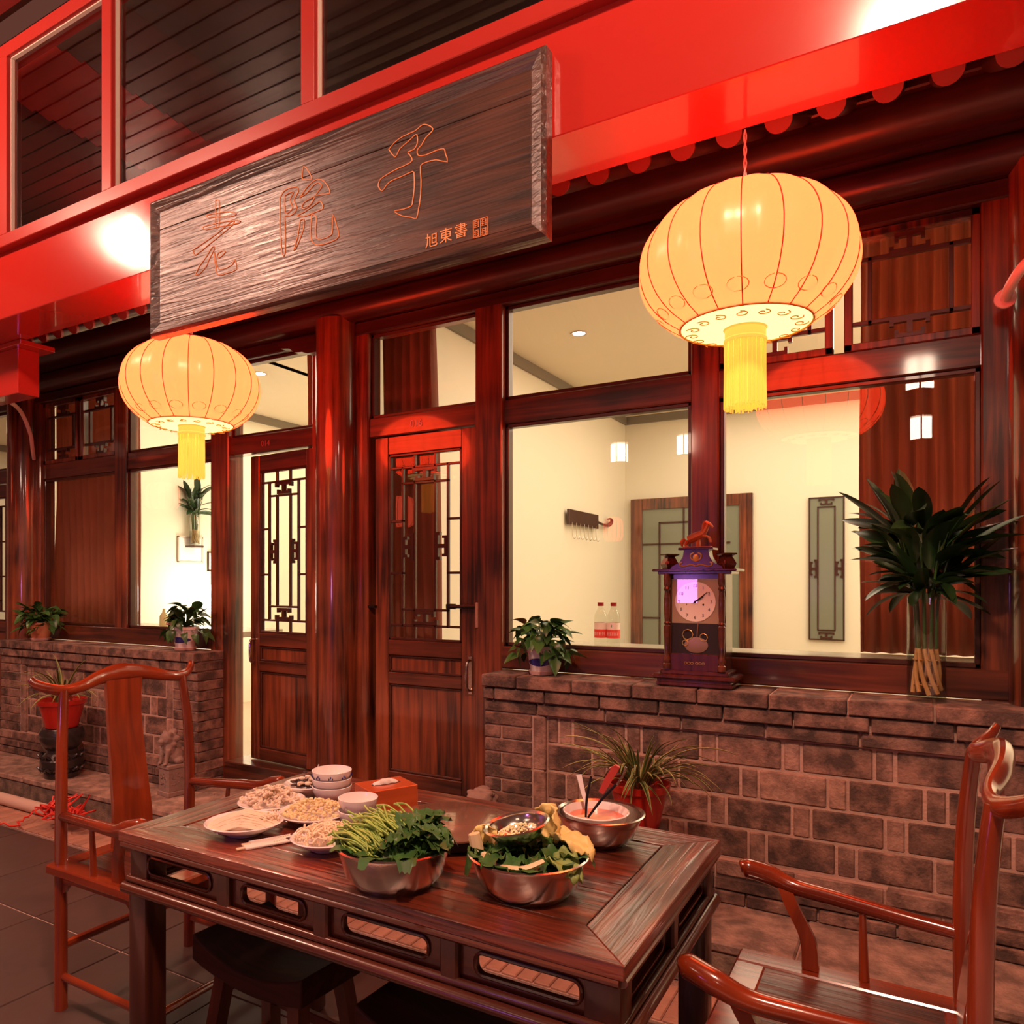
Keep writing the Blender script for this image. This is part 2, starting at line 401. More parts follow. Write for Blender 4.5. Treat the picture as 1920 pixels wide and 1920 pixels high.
def hbar(lab, x0, x1, z0, z1, y0=YF): trim(lab, [('b', x0, x1, y0, 3.45, z0, z1)], WH)
hbar('transom bar over the clear pane of the right-hand window', -1.79, -.84, 2.262, 2.385)
hbar('transom bar under the lattice lights of the right-hand window', -.74, .22, 2.262, 2.385)
hbar('transom bar under the lattice lights of the left-hand window', -5.88, -4.94, 2.268, 2.385)
hbar('transom bar behind the left lantern', -4.82, -3.91, 2.268, 2.385)
hbar('sill rail of the right-hand window', -1.79, .30, 1.03, 1.142, YF - .025)
hbar('sill rail of the left-hand window', -5.88, -3.91, 1.03, 1.142, YF - .025)
hd1 = hbar; 
t16 = trim('door header numbered 016', [('b', -2.65, -1.93, YF - .005, 3.45, 2.275, 2.385)], WH)
t14 = trim('door header numbered 014', [('b', -3.76, -3.05, YF - .005, 3.45, 2.275, 2.385)], WH)
trim('header over the far left door', [('b', -7.1, -6.32, YF, 3.45, 2.275, 2.385)], WH)
trim('high wooden threshold under the right-hand door', [('b', -2.65, -1.93, YF - .06, 3.5, .18, .335)], WH)
trim('high wooden threshold under the left-hand door', [('b', -3.76, -3.05, YF - .06, 3.5, .18, .335)], WH)
trim('threshold under the far left door', [('b', -7.1, -6.32, YF - .03, 3.5, .18, .335)], WH)
# beams and roof edge
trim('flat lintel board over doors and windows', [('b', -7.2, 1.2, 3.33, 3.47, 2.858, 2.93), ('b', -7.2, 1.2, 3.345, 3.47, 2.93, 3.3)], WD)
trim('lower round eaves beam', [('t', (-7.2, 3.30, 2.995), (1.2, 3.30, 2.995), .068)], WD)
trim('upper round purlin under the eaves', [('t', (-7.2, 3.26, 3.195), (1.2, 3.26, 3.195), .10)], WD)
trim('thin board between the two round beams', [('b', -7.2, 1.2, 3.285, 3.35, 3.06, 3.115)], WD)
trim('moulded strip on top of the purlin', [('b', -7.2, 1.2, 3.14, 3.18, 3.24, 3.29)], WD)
for a in (-2.85,):
    bm = bmesh.new(); prism(bm, [(0, 0), (.0, .10), (-.30, .10), (-.27, .06), (-.20, .05), (-.16, .02), (-.10, .015), (-.06, 0)], 3.27, 3.33)
    o = obj('trim_40', bm, WD, loc=(-2.97, 0, 2.79)); struct(o, 'small carved bracket on the left side of the middle column')
# roof deck + rafters
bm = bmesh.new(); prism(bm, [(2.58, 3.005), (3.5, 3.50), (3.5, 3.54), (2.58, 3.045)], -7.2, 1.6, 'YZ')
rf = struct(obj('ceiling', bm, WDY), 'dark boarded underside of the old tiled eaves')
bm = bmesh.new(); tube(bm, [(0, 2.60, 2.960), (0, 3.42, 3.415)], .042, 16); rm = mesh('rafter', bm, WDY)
bm = bmesh.new(); tube(bm, [(0, 2.588, 2.953), (0, 2.602, 2.961)], .0425, 16); rc = mesh('red_end', bm, plain('dull_red_end', (.24, .025, .016), .4))  # dull red cap on the outer end of each rafter
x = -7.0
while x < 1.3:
    r_ = obj('rafter', rm, parent=rf, loc=(x, 0, 0)); obj('red_end', rc, parent=r_); x += .154
# rooms
def room(n, x0, x1, y1, zc, lab):
    fl_ = box('floor', x0, x1, 3.47, y1, .1, .18, plain('room_floor_tile', (.45, .36, .25), .3), bev=0); struct(fl_, 'pale floor of the ' + lab)
    c = box('ceiling', x0 - .1, x1 + .1, 3.47, y1 + .1, zc, zc + .05, CREAMC, bev=0); struct(c, 'plain cream ceiling of the ' + lab)
    b = box('wall_back', x0 - .1, x1 + .1, y1, y1 + .06, .1, zc, CREAM, bev=0); struct(b, 'cream back wall of the ' + lab)
    box('cornice', x0, x1, y1 - .03, y1, zc - .085, zc, CORN, b, .004)
    l = box('wall_left', x0 - .06, x0, 3.5, y1, .1, zc, CREAM, bev=0); struct(l, 'cream left wall of the ' + lab)
    box('cornice', x0, x0 + .03, 3.5, y1 - .03, zc - .085, zc, CORN, l, .004)
    r = box('wall_right', x1, x1 + .06, 3.5, y1, .1, zc, CREAM, bev=0); struct(r, 'cream right wall of the ' + lab)
room(1, -2.78, 1.8, 8.1, 3.30, 'room behind the right-hand window')
room(2, -6.2, -2.9, 7.6, 3.30, 'room behind the left-hand door and window')
room(3, -10.5, -6.4, 7.6, 3.30, 'room at the far left')
for a, b, nm in ((-1.9, .3, 'right'), (-5.95, -3.8, 'left')):
    o = box('trim_%d' % (50 + (nm == 'left')), a, b, 3.455, 3.86, 1.10, 1.14, plain('grey_marble_sill', (.50, .48, .38), .25, var=.15, vscale=9), bev=.004)
    struct(o, 'broad grey stone sill inside the %s-hand window' % nm)

# ------------------------------------------------------------------ windows
def pane(parent, x0, x1, z0, z1, m=GLASS, y=SL):
    bm = bmesh.new(); bx(bm, x0, x1, y, y + .005, z0, z1); return obj('pane', bm, m, parent, smooth=False)
def sash(parent, x0, x1, z0, z1, w_=.018, y=YF + .012, m=WLAT):
    bm = bmesh.new()
    for a in ((x0, x1, z0, z0 + w_), (x0, x1, z1 - w_, z1), (x0, x0 + w_, z0, z1), (x1 - w_, x1, z0, z1)): bx(bm, a[0], a[1], y, y + .045, a[2], a[3], .003)
    return obj('frame', bm, m, parent)
def bars(parent, L, y=YF + .02, t=.016, d=.022, m=WLAT):
    for x0, z0, x1, z1 in L:
        bm = bmesh.new(); h = t / 2
        bx(bm, min(x0, x1) - h, max(x0, x1) + h, y, y + d, min(z0, z1) - h, max(z0, z1) + h, .002); obj('lattice_bar', bm, m, parent)
def motif(parent, cx, cz, sx, sz, horiz=True, y=YF + .02, m=WLAT):
    """stepped fret ornament"""
    bm = bmesh.new(); t = .010
    def q(a, b, c, d):
        if horiz: bx(bm, cx + a * sx, cx + b * sx, y - .002, y + .022, cz + c * sz, cz + d * sz)
        else: bx(bm, cx + c * sx, cx + d * sx, y - .002, y + .022, cz + a * sz, cz + b * sz)
    q(-1, 1, .55, 1); q(-1, -.78, .25, .6); q(.78, 1, .25, .6); q(-.45, .45, .1, .6) if False else None
    q(-.14, .14, -.6, .6); q(-.75, .75, -1, -.55); q(-.75, -.55, -.6, -.2); q(.55, .75, -.6, -.2)
    return obj('fret_ornament', bm, m, parent, smooth=False)
wn = [0]
def window(label, panes, lattice=()):
    wn[0] += 1; r = struct(empty('window_%d' % wn[0]), label)
    for p in panes: sash(r, *p); pane(r, p[0] + .012, p[1] - .012, p[2] + .012, p[3] - .012)
    for (x0, x1, z0, z1) in lattice:
        sash(r, x0, x1, z0, z1, .03, YF + .004, WV); pane(r, x0 + .02, x1 - .02, z0 + .02, z1 - .02)
        w_ = x1 - x0; h = z1 - z0
        za, zb = z0 + h * .235, z1 - h * .235; xa, xb = x0 + w_ * .20, x1 - w_ * .20
        bars(r, [(x0 + .02, za, x1 - .02, za), (x0 + .02, zb, x1 - .02, zb), (xa, za, xa, zb), (xb, za, xb, zb)])
        cx_ = (x0 + x1) / 2
        motif(r, cx_, (za + z0 + .03) / 2, w_ * .15, (za - z0 - .03) / 2); o = motif(r, cx_, (zb + z1 - .03) / 2, w_ * .15, -(z1 - .03 - zb) / 2)
        bars(r, [(cx_ - w_ * .3, za, cx_ - w_ * .3, za - .03)] if False else [])
    return r
window('right-hand window: clear upper and large lower pane beside the right-hand door', [(-1.785, -.85, 2.385, 2.858), (-1.785, -.85, 1.142, 2.262)])
window('right-hand window: large pane behind clock and vase, two fretwork lights above', [(-.73, .21, 1.142, 2.262)], [(-.73, -.285, 2.385, 2.858), (-.245, .21, 2.385, 2.858)])
window('left-hand window: curtained large pane, two fretwork lights above', [(-5.87, -4.95, 1.142, 2.268)], [(-5.87, -5.42, 2.385, 2.858), (-5.38, -4.95, 2.385, 2.858)])
window('left-hand window: clear upper and lower pane behind the left lantern', [(-4.815, -3.92, 2.385, 2.858), (-4.815, -3.92, 1.142, 2.268)])
window('clear light over the left-hand door', [(-3.755, -3.06, 2.385, 2.858)])
window('clear light over the right-hand door', [(-2.64, -1.94, 2.385, 2.858)])
window('clear light over the far left door', [(-7.05, -6.33, 2.385, 2.858)])

# ------------------------------------------------------------------ doors
dn = [0]; STI = []
def door(label, x0, x1, z0, z1, loc, rz=0, fr=.085):
    """origin at the hinge edge; x runs from x0 to x1, front face at y=0"""
    dn[0] += 1; r = struct(empty('door_%d' % dn[0], loc, rz), label)
    bm = bmesh.new(); bx(bm, x0, x0 + fr, 0, .05, z0, z1, .004); bx(bm, x1 - fr, x1, 0, .05, z0, z1, .004); sti = obj('stile', bm, WV, r); STI.append(sti)
    za = 1.144; top = z1 - .10
    bm = bmesh.new()
    for a, b in ((z1 - .10, z1), (1.06, za), (.90, .965), (z0, z0 + .075)): bx(bm, x0 + fr, x1 - fr, .002, .048, a, b, .004)
    obj('rail', bm, WH, r)
    for a, b in ((.965, 1.06), (z0 + .075, .90)):
        bm = bmesh.new(); bx(bm, x0 + fr - .005, x1 - fr + .005, .02, .035, a - .005, b + .005)
        pn_ = obj('panel', bm, WV, r)
        bm = bmesh.new()
        for q in ((x0 + fr, x1 - fr, a, a + .012), (x0 + fr, x1 - fr, b - .012, b), (x0 + fr, x0 + fr + .012, a, b), (x1 - fr - .012, x1 - fr, a, b)): bx(bm, q[0], q[1], .010, .024, q[2], q[3], .003)
        obj('moulding', bm, WLAT, pn_)
    X0, X1, Z0, Z1 = x0 + fr, x1 - fr, za, top; W_, H_ = X1 - X0, Z1 - Z0
    X = lambda f_: X0 + W_ * f_
    Z = lambda f_: Z0 + H_ * f_
    bm = bmesh.new(); bx(bm, X0 - .003, X1 + .003, .03, .034, Z0 - .003, Z1 + .003); obj('pane', bm, GLASS, r, smooth=False)
    bm = bmesh.new()
    for q in ((X0, X1, Z0, Z0 + .014), (X0, X1, Z1 - .014, Z1), (X0, X0 + .014, Z0, Z1), (X1 - .014, X1, Z0, Z1)): bx(bm, q[0], q[1], .004, .03, q[2], q[3], .003)
    obj('moulding', bm, WLAT, r)
    L = [(X(.0), Z(.925), X(1), Z(.925)), (X(.19), Z(.84), X(.81), Z(.84)), (X(.19), Z(.165), X(.81), Z(.165)), (X(0), Z(.08), X(1), Z(.08)),
         (X(.19), Z(.08), X(.19), Z(.925)), (X(.81), Z(.08), X(.81), Z(.925)), (X(.36), Z(.165), X(.36), Z(.84)), (X(.64), Z(.165), X(.64), Z(.84)),
         (X(0), Z(.64), X(.19), Z(.64)), (X(0), Z(.36), X(.19), Z(.36)), (X(.81), Z(.64), X(1), Z(.64)), (X(.81), Z(.36), X(1), Z(.36)),
         (X(.36), Z(.925), X(.36), Z(1)), (X(.64), Z(.925), X(.64), Z(1)), (X(.36), Z(0), X(.36), Z(.08)), (X(.64), Z(0), X(.64), Z(.08))]
    bars(r, L, .008, .013, .018)
    for fx, s in ((.275, 1), (.725, -1)): motif(r, X(fx), Z(.5), W_ * .075 * s, .075, False, .008)
    motif(r, X(.5), Z(.883), W_ * .17, H_ * .035, True, .008); motif(r, X(.5), Z(.122), W_ * .17, -H_ * .035, True, .008)
    return r
d2 = door('right-hand door with fretwork glazing, padlock bar and hasp', -2.615, -1.955, .34, 2.272, (0, YF + .012, 0), 0, .092)
d1 = door('left-hand door standing slightly ajar, fretwork glazing', -.60, 0, .34, 2.268, (-3.065, YF + .02, 0), R(-5), .082)
d3 = door('far left door with fretwork glazing, cut by the picture edge', -7.02, -6.35, .34, 2.27, (0, YF + .015, 0))
# door hardware
bm = bmesh.new(); tube(bm, [(-2.10, -.02, 1.335), (-1.99, -.022, 1.338), (-1.93, -.03, 1.34)], .010, 8); bx(bm, -2.13, -2.07, -.024, -.006, 1.322, 1.350, .004)
obj('latch_bar', bm, BLACK, STI[0])
bm = bmesh.new(); bx(bm, -1.935, -1.92, -.05, -.015, 1.23, 1.36, .003); o = obj('wooden_wedge', bm, PAVE, d2)
bm = bmesh.new(); tube(bm, [(-1.985, -.005, 1.06), (-1.99, -.04, 1.04), (-1.99, -.04, .92), (-1.985, -.005, .90)], .008, 8, 4); bx(bm, -2.0, -1.975, -.008, 0, .88, 1.08, .002)
obj('handle', bm, STEEL, STI[0])
bm = bmesh.new(); tube(bm, [(-.56, -.005, 1.10), (-.56, -.035, 1.09), (-.56, -.035, .97), (-.56, -.005, .96)], .007, 8, 4); obj('handle', bm, STEEL, STI[1])
bm = bmesh.new(); bx(bm, -2.665, -2.60, -.03, 0, 1.32, 1.335, .002); obj('hasp', bm, BLACK, STI[0])

def text(parent, s, loc, size, m, rot=(PI / 2, 0, 0), name='number', ext=.0008, sx=1, align='CENTER', bevel=0, fill=True):
    cu = bpy.data.curves.new(name, 'FONT'); cu.body = s; cu.size = size; cu.extrude = ext; cu.align_x = align
    t = bpy.data.objects.new('t', cu); C.objects.link(t)
    bpy.context.view_layer.update()
    me = bpy.data.meshes.new_from_object(t.evaluated_get(bpy.context.evaluated_depsgraph_get())); bpy.data.objects.remove(t)
    me.materials.clear(); me.materials.append(m)
    o = bpy.data.objects.new(name, me); C.objects.link(o); o.location = loc; o.rotation_euler = rot; o.scale = (sx, 1, 1)
    if parent: o.parent = parent
    return o
NUM = plain('pale_number_paint', (.75, .45, .36), .5)
text(t16, '016', (-2.32, YF - .007, 2.306), .055, NUM)
text(t14, '014', (-3.45, YF - .007, 2.306), .05, plain('faded_number_paint', (.40, .12, .09), .5))

# ------------------------------------------------------------------ red steel beam, clerestory, upper ceiling
bm = bmesh.new(); bx(bm, -7.5, 2.4, 2.15, 2.408, 2.849, 3.176, .003); bx(bm, -7.5, 2.4, 2.19, 2.408, 3.174, 3.235); 
rb = struct(obj('trim_60', bm, REDP), 'big glossy red beam crossing above the terrace')
tag(rb, rb['label'], 'beam', kind='structure')
bm = bmesh.new(); bx(bm, -7.5, 2.4, 2.145, 2.24, 3.224, 3.288, .003); bx(bm, -7.5, 2.4, 2.145, 2.24, 4.213, 4.282, .003)
cl = struct(obj('window_8', bm, REDM), 'row of clerestory panes in red frames above the beam')
mx_ = [(-4.151, -4.079), (-3.268, -3.195), (-2.022, -1.954), (-.784, -.717), (.448, .515), (-5.152, -5.085), (-6.27, -6.205)]
for a, b in mx_: box('mullion', a, b, 2.145, 2.20, 3.285, 4.215, REDM, cl)
mx_.sort()
for (a, b), (c, d) in zip(mx_, mx_[1:]):
    bm = bmesh.new(); bx(bm, b, c, 2.184, 2.190, 3.285, 4.215); obj('pane', bm, GLASS, cl, smooth=False)
    bm = bmesh.new(); h = .005
    for q in ((b, c, 3.288, 3.288 + h), (b, c, 4.213 - h, 4.213), (b, b + h, 3.288, 4.213)): bx(bm, q[0], q[1], 2.167, 2.185, q[2], q[3])
    obj('putty_bead', bm, PUTTY, cl)
DCEIL = plain('dark_ceiling_board', (.07, .055, .040), .45, var=.4, vscale=3, rnd=.25)
RCEIL = plain('red_ceiling_board', (.34, .022, .016), .38, var=.3, vscale=3, rnd=.15)
cb = struct(box('ceiling', -4.59, 2.4, 2.24, 6.95, 4.36, 4.41, DCEIL, bev=0), 'dark boarded ceiling seen through the clerestory')
y = 2.25
while y < 6.8:
    for a, b, m_ in ((-4.58, -3.92, RCEIL), (-3.918, 2.3, DCEIL)):
        bm = bmesh.new(); prism(bm, [(y, 4.325), (y + .098, 4.300), (y + .098, 4.36), (y, 4.36)], a, b, 'YZ'); obj('board', bm, m_, cb, smooth=False)
    y += .105
struct(box('wall_end', -4.66, -4.59, 2.26, 6.95, 3.3, 4.41, plain('dark_partition', (.012, .012, .010), .5), bev=0), 'dark partition behind the leftmost clerestory pane')
struct(box('wall_inner', -4.66, 2.4, 6.95, 7.01, 3.36, 4.41, DCEIL, bev=0), 'dark back wall above the old roof')
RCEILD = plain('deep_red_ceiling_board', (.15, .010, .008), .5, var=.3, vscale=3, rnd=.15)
cf = struct(box('ceiling', -7.5, 2.4, -3.5, 2.14, 4.40, 4.44, DCEIL, bev=0), 'boarded terrace ceiling on the near side of the clerestory')
y = -3.4
k = 0
while y < 2.04:
    for a, b, m_ in ((-7.5, -3.4, RCEILD), (-3.398, 2.4, DCEIL)):
        bm = bmesh.new(); bx(bm, a, b, y, y + .10, 4.35, 4.40); obj('board', bm, m_, cf, smooth=False)
    y += .112; k += 1
# lower red beam end at the left, with fascia lip
bm = bmesh.new(); bx(bm, -7.5, -4.458, 2.408, 2.533, 2.558, 2.822, .003)
struct(obj('trim_61', bm, REDP), 'short lower red box beam at the left, hanging under the big beam')
bm = bmesh.new(); bx(bm, -7.5, -4.37, 2.375, 2.576, 2.821, 2.849, .003)
struct(obj('trim_62', bm, REDP), 'thin red plate between big beam and lower box beam')
# ------------------------------------------------------------------ name board
SY = 2.09
sg = thing('sign_board', 'dark grained wooden name board with outlined Chinese characters, hung on the red beam', 'sign', (-1.904, SY, 2.813))
bm = bmesh.new()
x0, x1, z0, z1 = -.941, .935, -.293, .293; i = .054
o_ = [(x0, z0), (x1, z0), (x1, z1), (x0, z1)]; n_ = [(x0 + i, z0 + i), (x1 - i, z0 + i), (x1 - i, z1 - i), (x0 + i, z1 - i)]
V = [[bm.verts.new((x, y, z)) for x, z in q] for q, y in ((o_, .05), (o_, .008), ([(x0 + .012, z0 + .012), (x1 - .012, z0 + .012), (x1 - .012, z1 - .012), (x0 + .012, z1 - .012)], -.004), (n_, .014))]
for a, b in zip(V, V[1:]):
    for k in range(4): bm.faces.new((a[k], a[(k + 1) % 4], b[(k + 1) % 4], b[k]))
bm.faces.new(V[0]); ob = obj('frame', bm, SIGNW, sg, smooth=False)
bm = bmesh.new(); bx(bm, x0 + i - .001, x1 - i + .001, .0125, .03, z0 + i, .162, .0015); obj('board', bm, SIGNW, sg)
bm = bmesh.new(); bx(bm, x0 + i - .001, x1 - i + .001, .0125, .03, .1638, z1 - i, .0015); obj('board', bm, SIGNW, sg)
CARV = plain('orange_outline_paint', (.75, .26, .09), .5)
def carved(name, polys, off, sc, r=.0019):
    bm = bmesh.new()
    for P in polys:
        pts = []
        for x, y in P:
            p = PY(off[0] + x / sc, off[1] + y / sc, SY + .012); pts.append((p.x + 1.904, .0115, p.z - 2.813))
        pts.append(pts[0]); tube(bm, pts, r, 6, 2, caps=False)
    return obj(name, bm, CARV, sg)
carved('character', [[(350,910),(400,850),(480,790),(600,735),(650,690),(690,675),(740,690),(770,720),(740,760),(700,800),(660,870),(620,915),(630,970),(700,965),(790,925),(870,905),(885,950),(905,1030),(800,1010),(700,1035),(650,1070),(655,1200),(650,1350),(630,1480),(610,1565),(560,1555),(490,1545),(430,1520),(405,1495),(480,1480),(560,1450),(575,1400),(590,1280),(590,1160),(575,1120),(480,1165),(370,1210),(320,1260),(285,1305),(250,1260),(260,1210),(300,1170),(420,1100),(550,1040),(570,1000),(545,960),(530,935),(590,910),(620,850),(620,790),(605,770),(540,830),(450,910),(410,985)]], (660, 100), 5.0526)
carved('character', [[(1290,75),(1320,80),(1385,190),(1360,210),(1285,205),(1280,150)],
    [(1255,400),(1330,290),(1400,225),(1450,205),(1510,225),(1560,290),(1570,355),(1480,365),(1420,380),(1470,310),(1490,270),(1450,240),(1400,270),(1330,350)],
    [(1400,390),(1300,450),(1280,500),(1300,520),(1370,470),(1410,400)], [(1225,590),(1320,540),(1420,470),(1470,440),(1495,470),(1495,520),(1400,560),(1300,600)],
    [(1380,580),(1430,600),(1425,700),(1425,800),(1450,840),(1520,830),(1590,790),(1600,700),(1605,575),(1640,680),(1670,810),(1580,870),(1440,905),(1380,850),(1370,750),(1375,640)],
    [(1260,640),(1300,630),(1290,740),(1230,900),(1190,960),(1230,820)],
    [(1045,400),(1045,620),(1065,980),(1100,990),(1100,700),(1095,600),(1150,590),(1200,560),(1225,500),(1195,430),(1240,330),(1225,290),(1150,300),(1090,330)], [(1095,380),(1150,345),(1190,345),(1150,420),(1180,500),(1150,545),(1098,560)]], (340, 300), 5.647)
carved('character', [[(130,950),(250,870),(380,780),(520,660),(560,640),(540,690),(400,810),(300,890),(150,1010)], [(150,1215),(190,1130),(270,1020),(330,920),(352,940),(290,1060),(270,1120),(190,1210)],
    [(350,980),(380,1130),(430,1160),(540,1110),(565,1050),(585,1160),(480,1200),(400,1222),(365,1160)], [(362,430),(400,430),(402,560),(400,700),(365,705),(362,600)],
    [(270,585),(400,560),(520,550),(585,575),(520,600),(400,600),(290,615)], [(230,710),(400,665),(600,640),(610,670),(420,705),(260,740)], [(380,1000),(440,960),(470,975),(400,1040)]], (340, 300), 5.647)
for ch, (px, py) in (('旭', (809, 461)), ('東', (836, 452)), ('書', (864, 443))):
    p = PY(px, py, SY + .011); text(sg, ch, (p.x + 1.904, .0115, p.z - 2.813), .0515, CARV, name='small_character')
bm = bmesh.new(); a = PY(884, 446, SY) - Vector((-1.904, SY, 2.813)); b = PY(912, 402, SY) - Vector((-1.904, SY, 2.813))
ax, az, bx_, bz = a.x, a.z + .002, b.x, b.z - .002
for q in ((ax, bx_, az, az + .0016), (ax, bx_, bz - .0016, bz), (ax, ax + .0016, az, bz), (bx_ - .0016, bx_, az, bz), ((ax + bx_) / 2 - .0006, (ax + bx_) / 2 + .0006, az, bz)): bx(bm, q[0], q[1], .010, .0128, q[2], q[3])
for ci in (0, 1):
    for cj in (0, 1):
        X0 = ax + .004 + ci * (bx_ - ax) / 2; Z0 = az + .004 + cj * (bz - az) / 2; W_ = (bx_ - ax) / 2 - .008; H_ = (bz - az) / 2 - .008
        for k in range(4): bx(bm, X0, X0 + W_ * random.uniform(.7, 1), .010, .0126, Z0 + H_ * k / 3.4, Z0 + H_ * k / 3.4 + .0016)
        for k in (.15, .75): bx(bm, X0 + W_ * k, X0 + W_ * k + .0015, .010, .0126, Z0, Z0 + H_)
obj('seal_stamp', bm, CARV, sg, smooth=False)

# ------------------------------------------------------------------ lanterns
def lantern_mats(tag_, em, tr):
    m = bpy.data.materials.new('lantern_cloth_' + tag_); m.use_nodes = True; nt = m.node_tree; N, L = nt.nodes, nt.links
    N.remove(N['Principled BSDF']); out = N['Material Output']
    t = N.new('ShaderNodeBsdfTranslucent'); t.inputs[0].default_value = (*tr, 1)
    d = N.new('ShaderNodeBsdfDiffuse'); d.inputs[0].default_value = (.7, .10, .03, 1)
    e = N.new('ShaderNodeEmission'); e.inputs[0].default_value = (*em[:3], 1); e.inputs[1].default_value = em[3]
    g = N.new('ShaderNodeBsdfGlossy'); g.inputs['Roughness'].default_value = .3; g.inputs[0].default_value = (1, .8, .7, 1)
    m1 = N.new('ShaderNodeMixShader'); m1.inputs[0].default_value = .35; L.new(t.outputs[0], m1.inputs[1]); L.new(d.outputs[0], m1.inputs[2])
    m2 = N.new('ShaderNodeMixShader'); m2.inputs[0].default_value = .04; L.new(m1.outputs[0], m2.inputs[1]); L.new(g.outputs[0], m2.inputs[2])
    a = N.new('ShaderNodeAddShader'); L.new(m2.outputs[0], a.inputs[0]); L.new(e.outputs[0], a.inputs[1]); L.new(a.outputs[0], out.inputs[0])
    return m
LCLOTH = lantern_mats('red', (1, .050, .018, 7.0), (.95, .27, .05))
LPALE = emit('lantern_bottom_panel', (1, .62, .22), 2.2, (.9, .8, .6))
LGOLD = emit('lantern_gold_print', (1, .42, .07), .8, (.8, .5, .1)); LPRINT = plain('orange_cloud_print', (.75, .30, .04), .6)
LRIB = plain('lantern_rib', (.25, .03, .01), .6)
BULB = emit('lamp_bulb', (1, .82, .5), 60)
FRINGE = emit('lantern_fringe_yarn', (1, .46, .07), .75, (.9, .55, .06))
def lantern(loc, label, cord, r=.279, h=.198, nr=18, bulb=True):
    """origin at the lantern's lowest point"""
    t = thing('lantern', label, 'lantern', loc, random.uniform(0, 6), 'glowing cloth lanterns'); t.scale = (1.12, 1.12, 1.12); zc = .385
    bm = bmesh.new(); rings = []; seg = nr * 6
    z_lo, z_hi = -.160, .184
    for k in range(19):
        z = z_lo + (z_hi - z_lo) * k / 18; z = max(min(z, h * .999), -h * .999)
        rr = r * math.sqrt(max(0, 1 - (z / h) ** 2)) ** .92
        rings.append([bm.verts.new(((rr * (1 - .014 * math.cos(2 * PI * i / 6))) * math.cos(2 * PI * i / seg), (rr * (1 - .014 * math.cos(2 * PI * i / 6))) * math.sin(2 * PI * i / seg), zc + z)) for i in range(seg)])
    for a, b in zip(rings, rings[1:]):
        for i in range(seg): j = (i + 1) % seg; bm.faces.new((a[i], a[j], b[j], b[i]))
    obj('cloth_body', bm, LCLOTH, t, ang=60)
    for q in range(nr):
        bm = bmesh.new(); a = 2 * PI * q / nr
        pts = []
        for k in range(15):
            z = z_lo + (z_hi - z_lo) * k / 14; rr = r * math.sqrt(max(0, 1 - (z / h) ** 2)) ** .92 * .990
            pts.append((rr * math.cos(a), rr * math.sin(a), zc + z))
        tube(bm, pts, .0016, 5); obj('rib', bm, LRIB, t)
    rb_ = r * math.sqrt(1 - (z_lo / h) ** 2) ** .92; zb = zc + z_lo
    bm = bmesh.new(); lathe(bm, [(.055, zb - .008), (rb_ * .8, zb - .008), (rb_ * .98, zb + .002), (rb_ * .98, zb + .006), (.055, zb + .0)], 48, close=True); bp_ = obj('bottom_panel', bm, LPALE, t)
    bm = bmesh.new()
    for q in range(16):
        a = 2 * PI * q / 16; c = Vector((math.cos(a), math.sin(a), 0)); s_ = Vector((-c.y, c.x, 0)); ce = c * rb_ * .80 + Vector((0, 0, zb - .011))
        tube(bm, [ce + (c * math.cos(u) * (.020 - .0012 * k) + s_ * math.sin(u) * (.020 - .0012 * k)) for k, u in enumerate([x * .55 for x in range(14)])], .0015, 4)
        rr = r * math.sqrt(1 - ((z_lo + .035) / h) ** 2) ** .92; ce = c * (rr - .001) + Vector((0, 0, zb + .035)); sl = (c * .78 + Vector((0, 0, .62)))
        tube(bm, [ce + (sl * math.cos(u) * .020 + s_ * math.sin(u) * .026) for u in [x * .5 for x in range(13)]], .0012, 4)
    tube(bm, [(rb_ * .99 * math.cos(x * PI / 24), rb_ * .99 * math.sin(x * PI / 24), zb) for x in range(49)], .003, 5); obj('cloud_print', bm, LPRINT, bp_)
    bm = bmesh.new(); lathe(bm, [(.050, zb - .045), (.056, zb - .045), (.056, zb - .038), (.053, zb - .034), (.053, zb - .012), (.057, zb - .008), (.057, zb), (.050, zb)], 32, close=True); obj('collar', bm, LGOLD, t)
    bm = bmesh.new()
    for q in range(120):
        a = 2 * PI * q / 120; rr = .051 + random.uniform(-.003, .003); l = random.uniform(-.004, .012)
        tube(bm, [(rr * math.cos(a), rr * math.sin(a), zb - .045), (rr * math.cos(a) + random.uniform(-.001, .001), rr * math.sin(a), zb - .11), ((rr + .001) * math.cos(a + random.uniform(-.03, .03)), (rr + .001) * math.sin(a), max(.0, l))], .0019, 4)
    f = obj('tassel_fringe', bm, FRINGE, t); f['kind'] = 'stuff'
    bm = bmesh.new(); lathe(bm, [(0, zc + z_hi + .012), (.09, zc + z_hi + .010), (.10, zc + z_hi), (.09, zc + z_hi - .006), (0, zc + z_hi - .006)], 24); obj('top_cap', bm, LRIB, t)
    bm = bmesh.new(); n = max(4, int(cord / .012))
    for s_ in (0, PI): tube(bm, [(.0032 * math.cos(k * 1.1 + s_), .0032 * math.sin(k * 1.1 + s_), zc + z_hi + .01 + cord * k / n) for k in range(n + 1)], .0025, 5)
    obj('cord', bm, plain('pink_cord', (.8, .45, .38), .6) if 'pink_cord' not in bpy.data.materials else bpy.data.materials['pink_cord'], t)
    if bulb:
        bm = bmesh.new(); bmesh.ops.create_uvsphere(bm, u_segments=16, v_segments=10, radius=.028, matrix=Matrix.Translation((0, 0, zc - .085))); obj('bulb', bm, BULB, t)
        lamp('lantern_light', 'POINT', (0, 0, zc - .085), 6.5, (1, .72, .40), .03, parent=t)
    return t
lantern((-.442, 2.385, 1.986), 'big glowing cloth lantern with tassel, hanging in front of the right-hand window', .175)
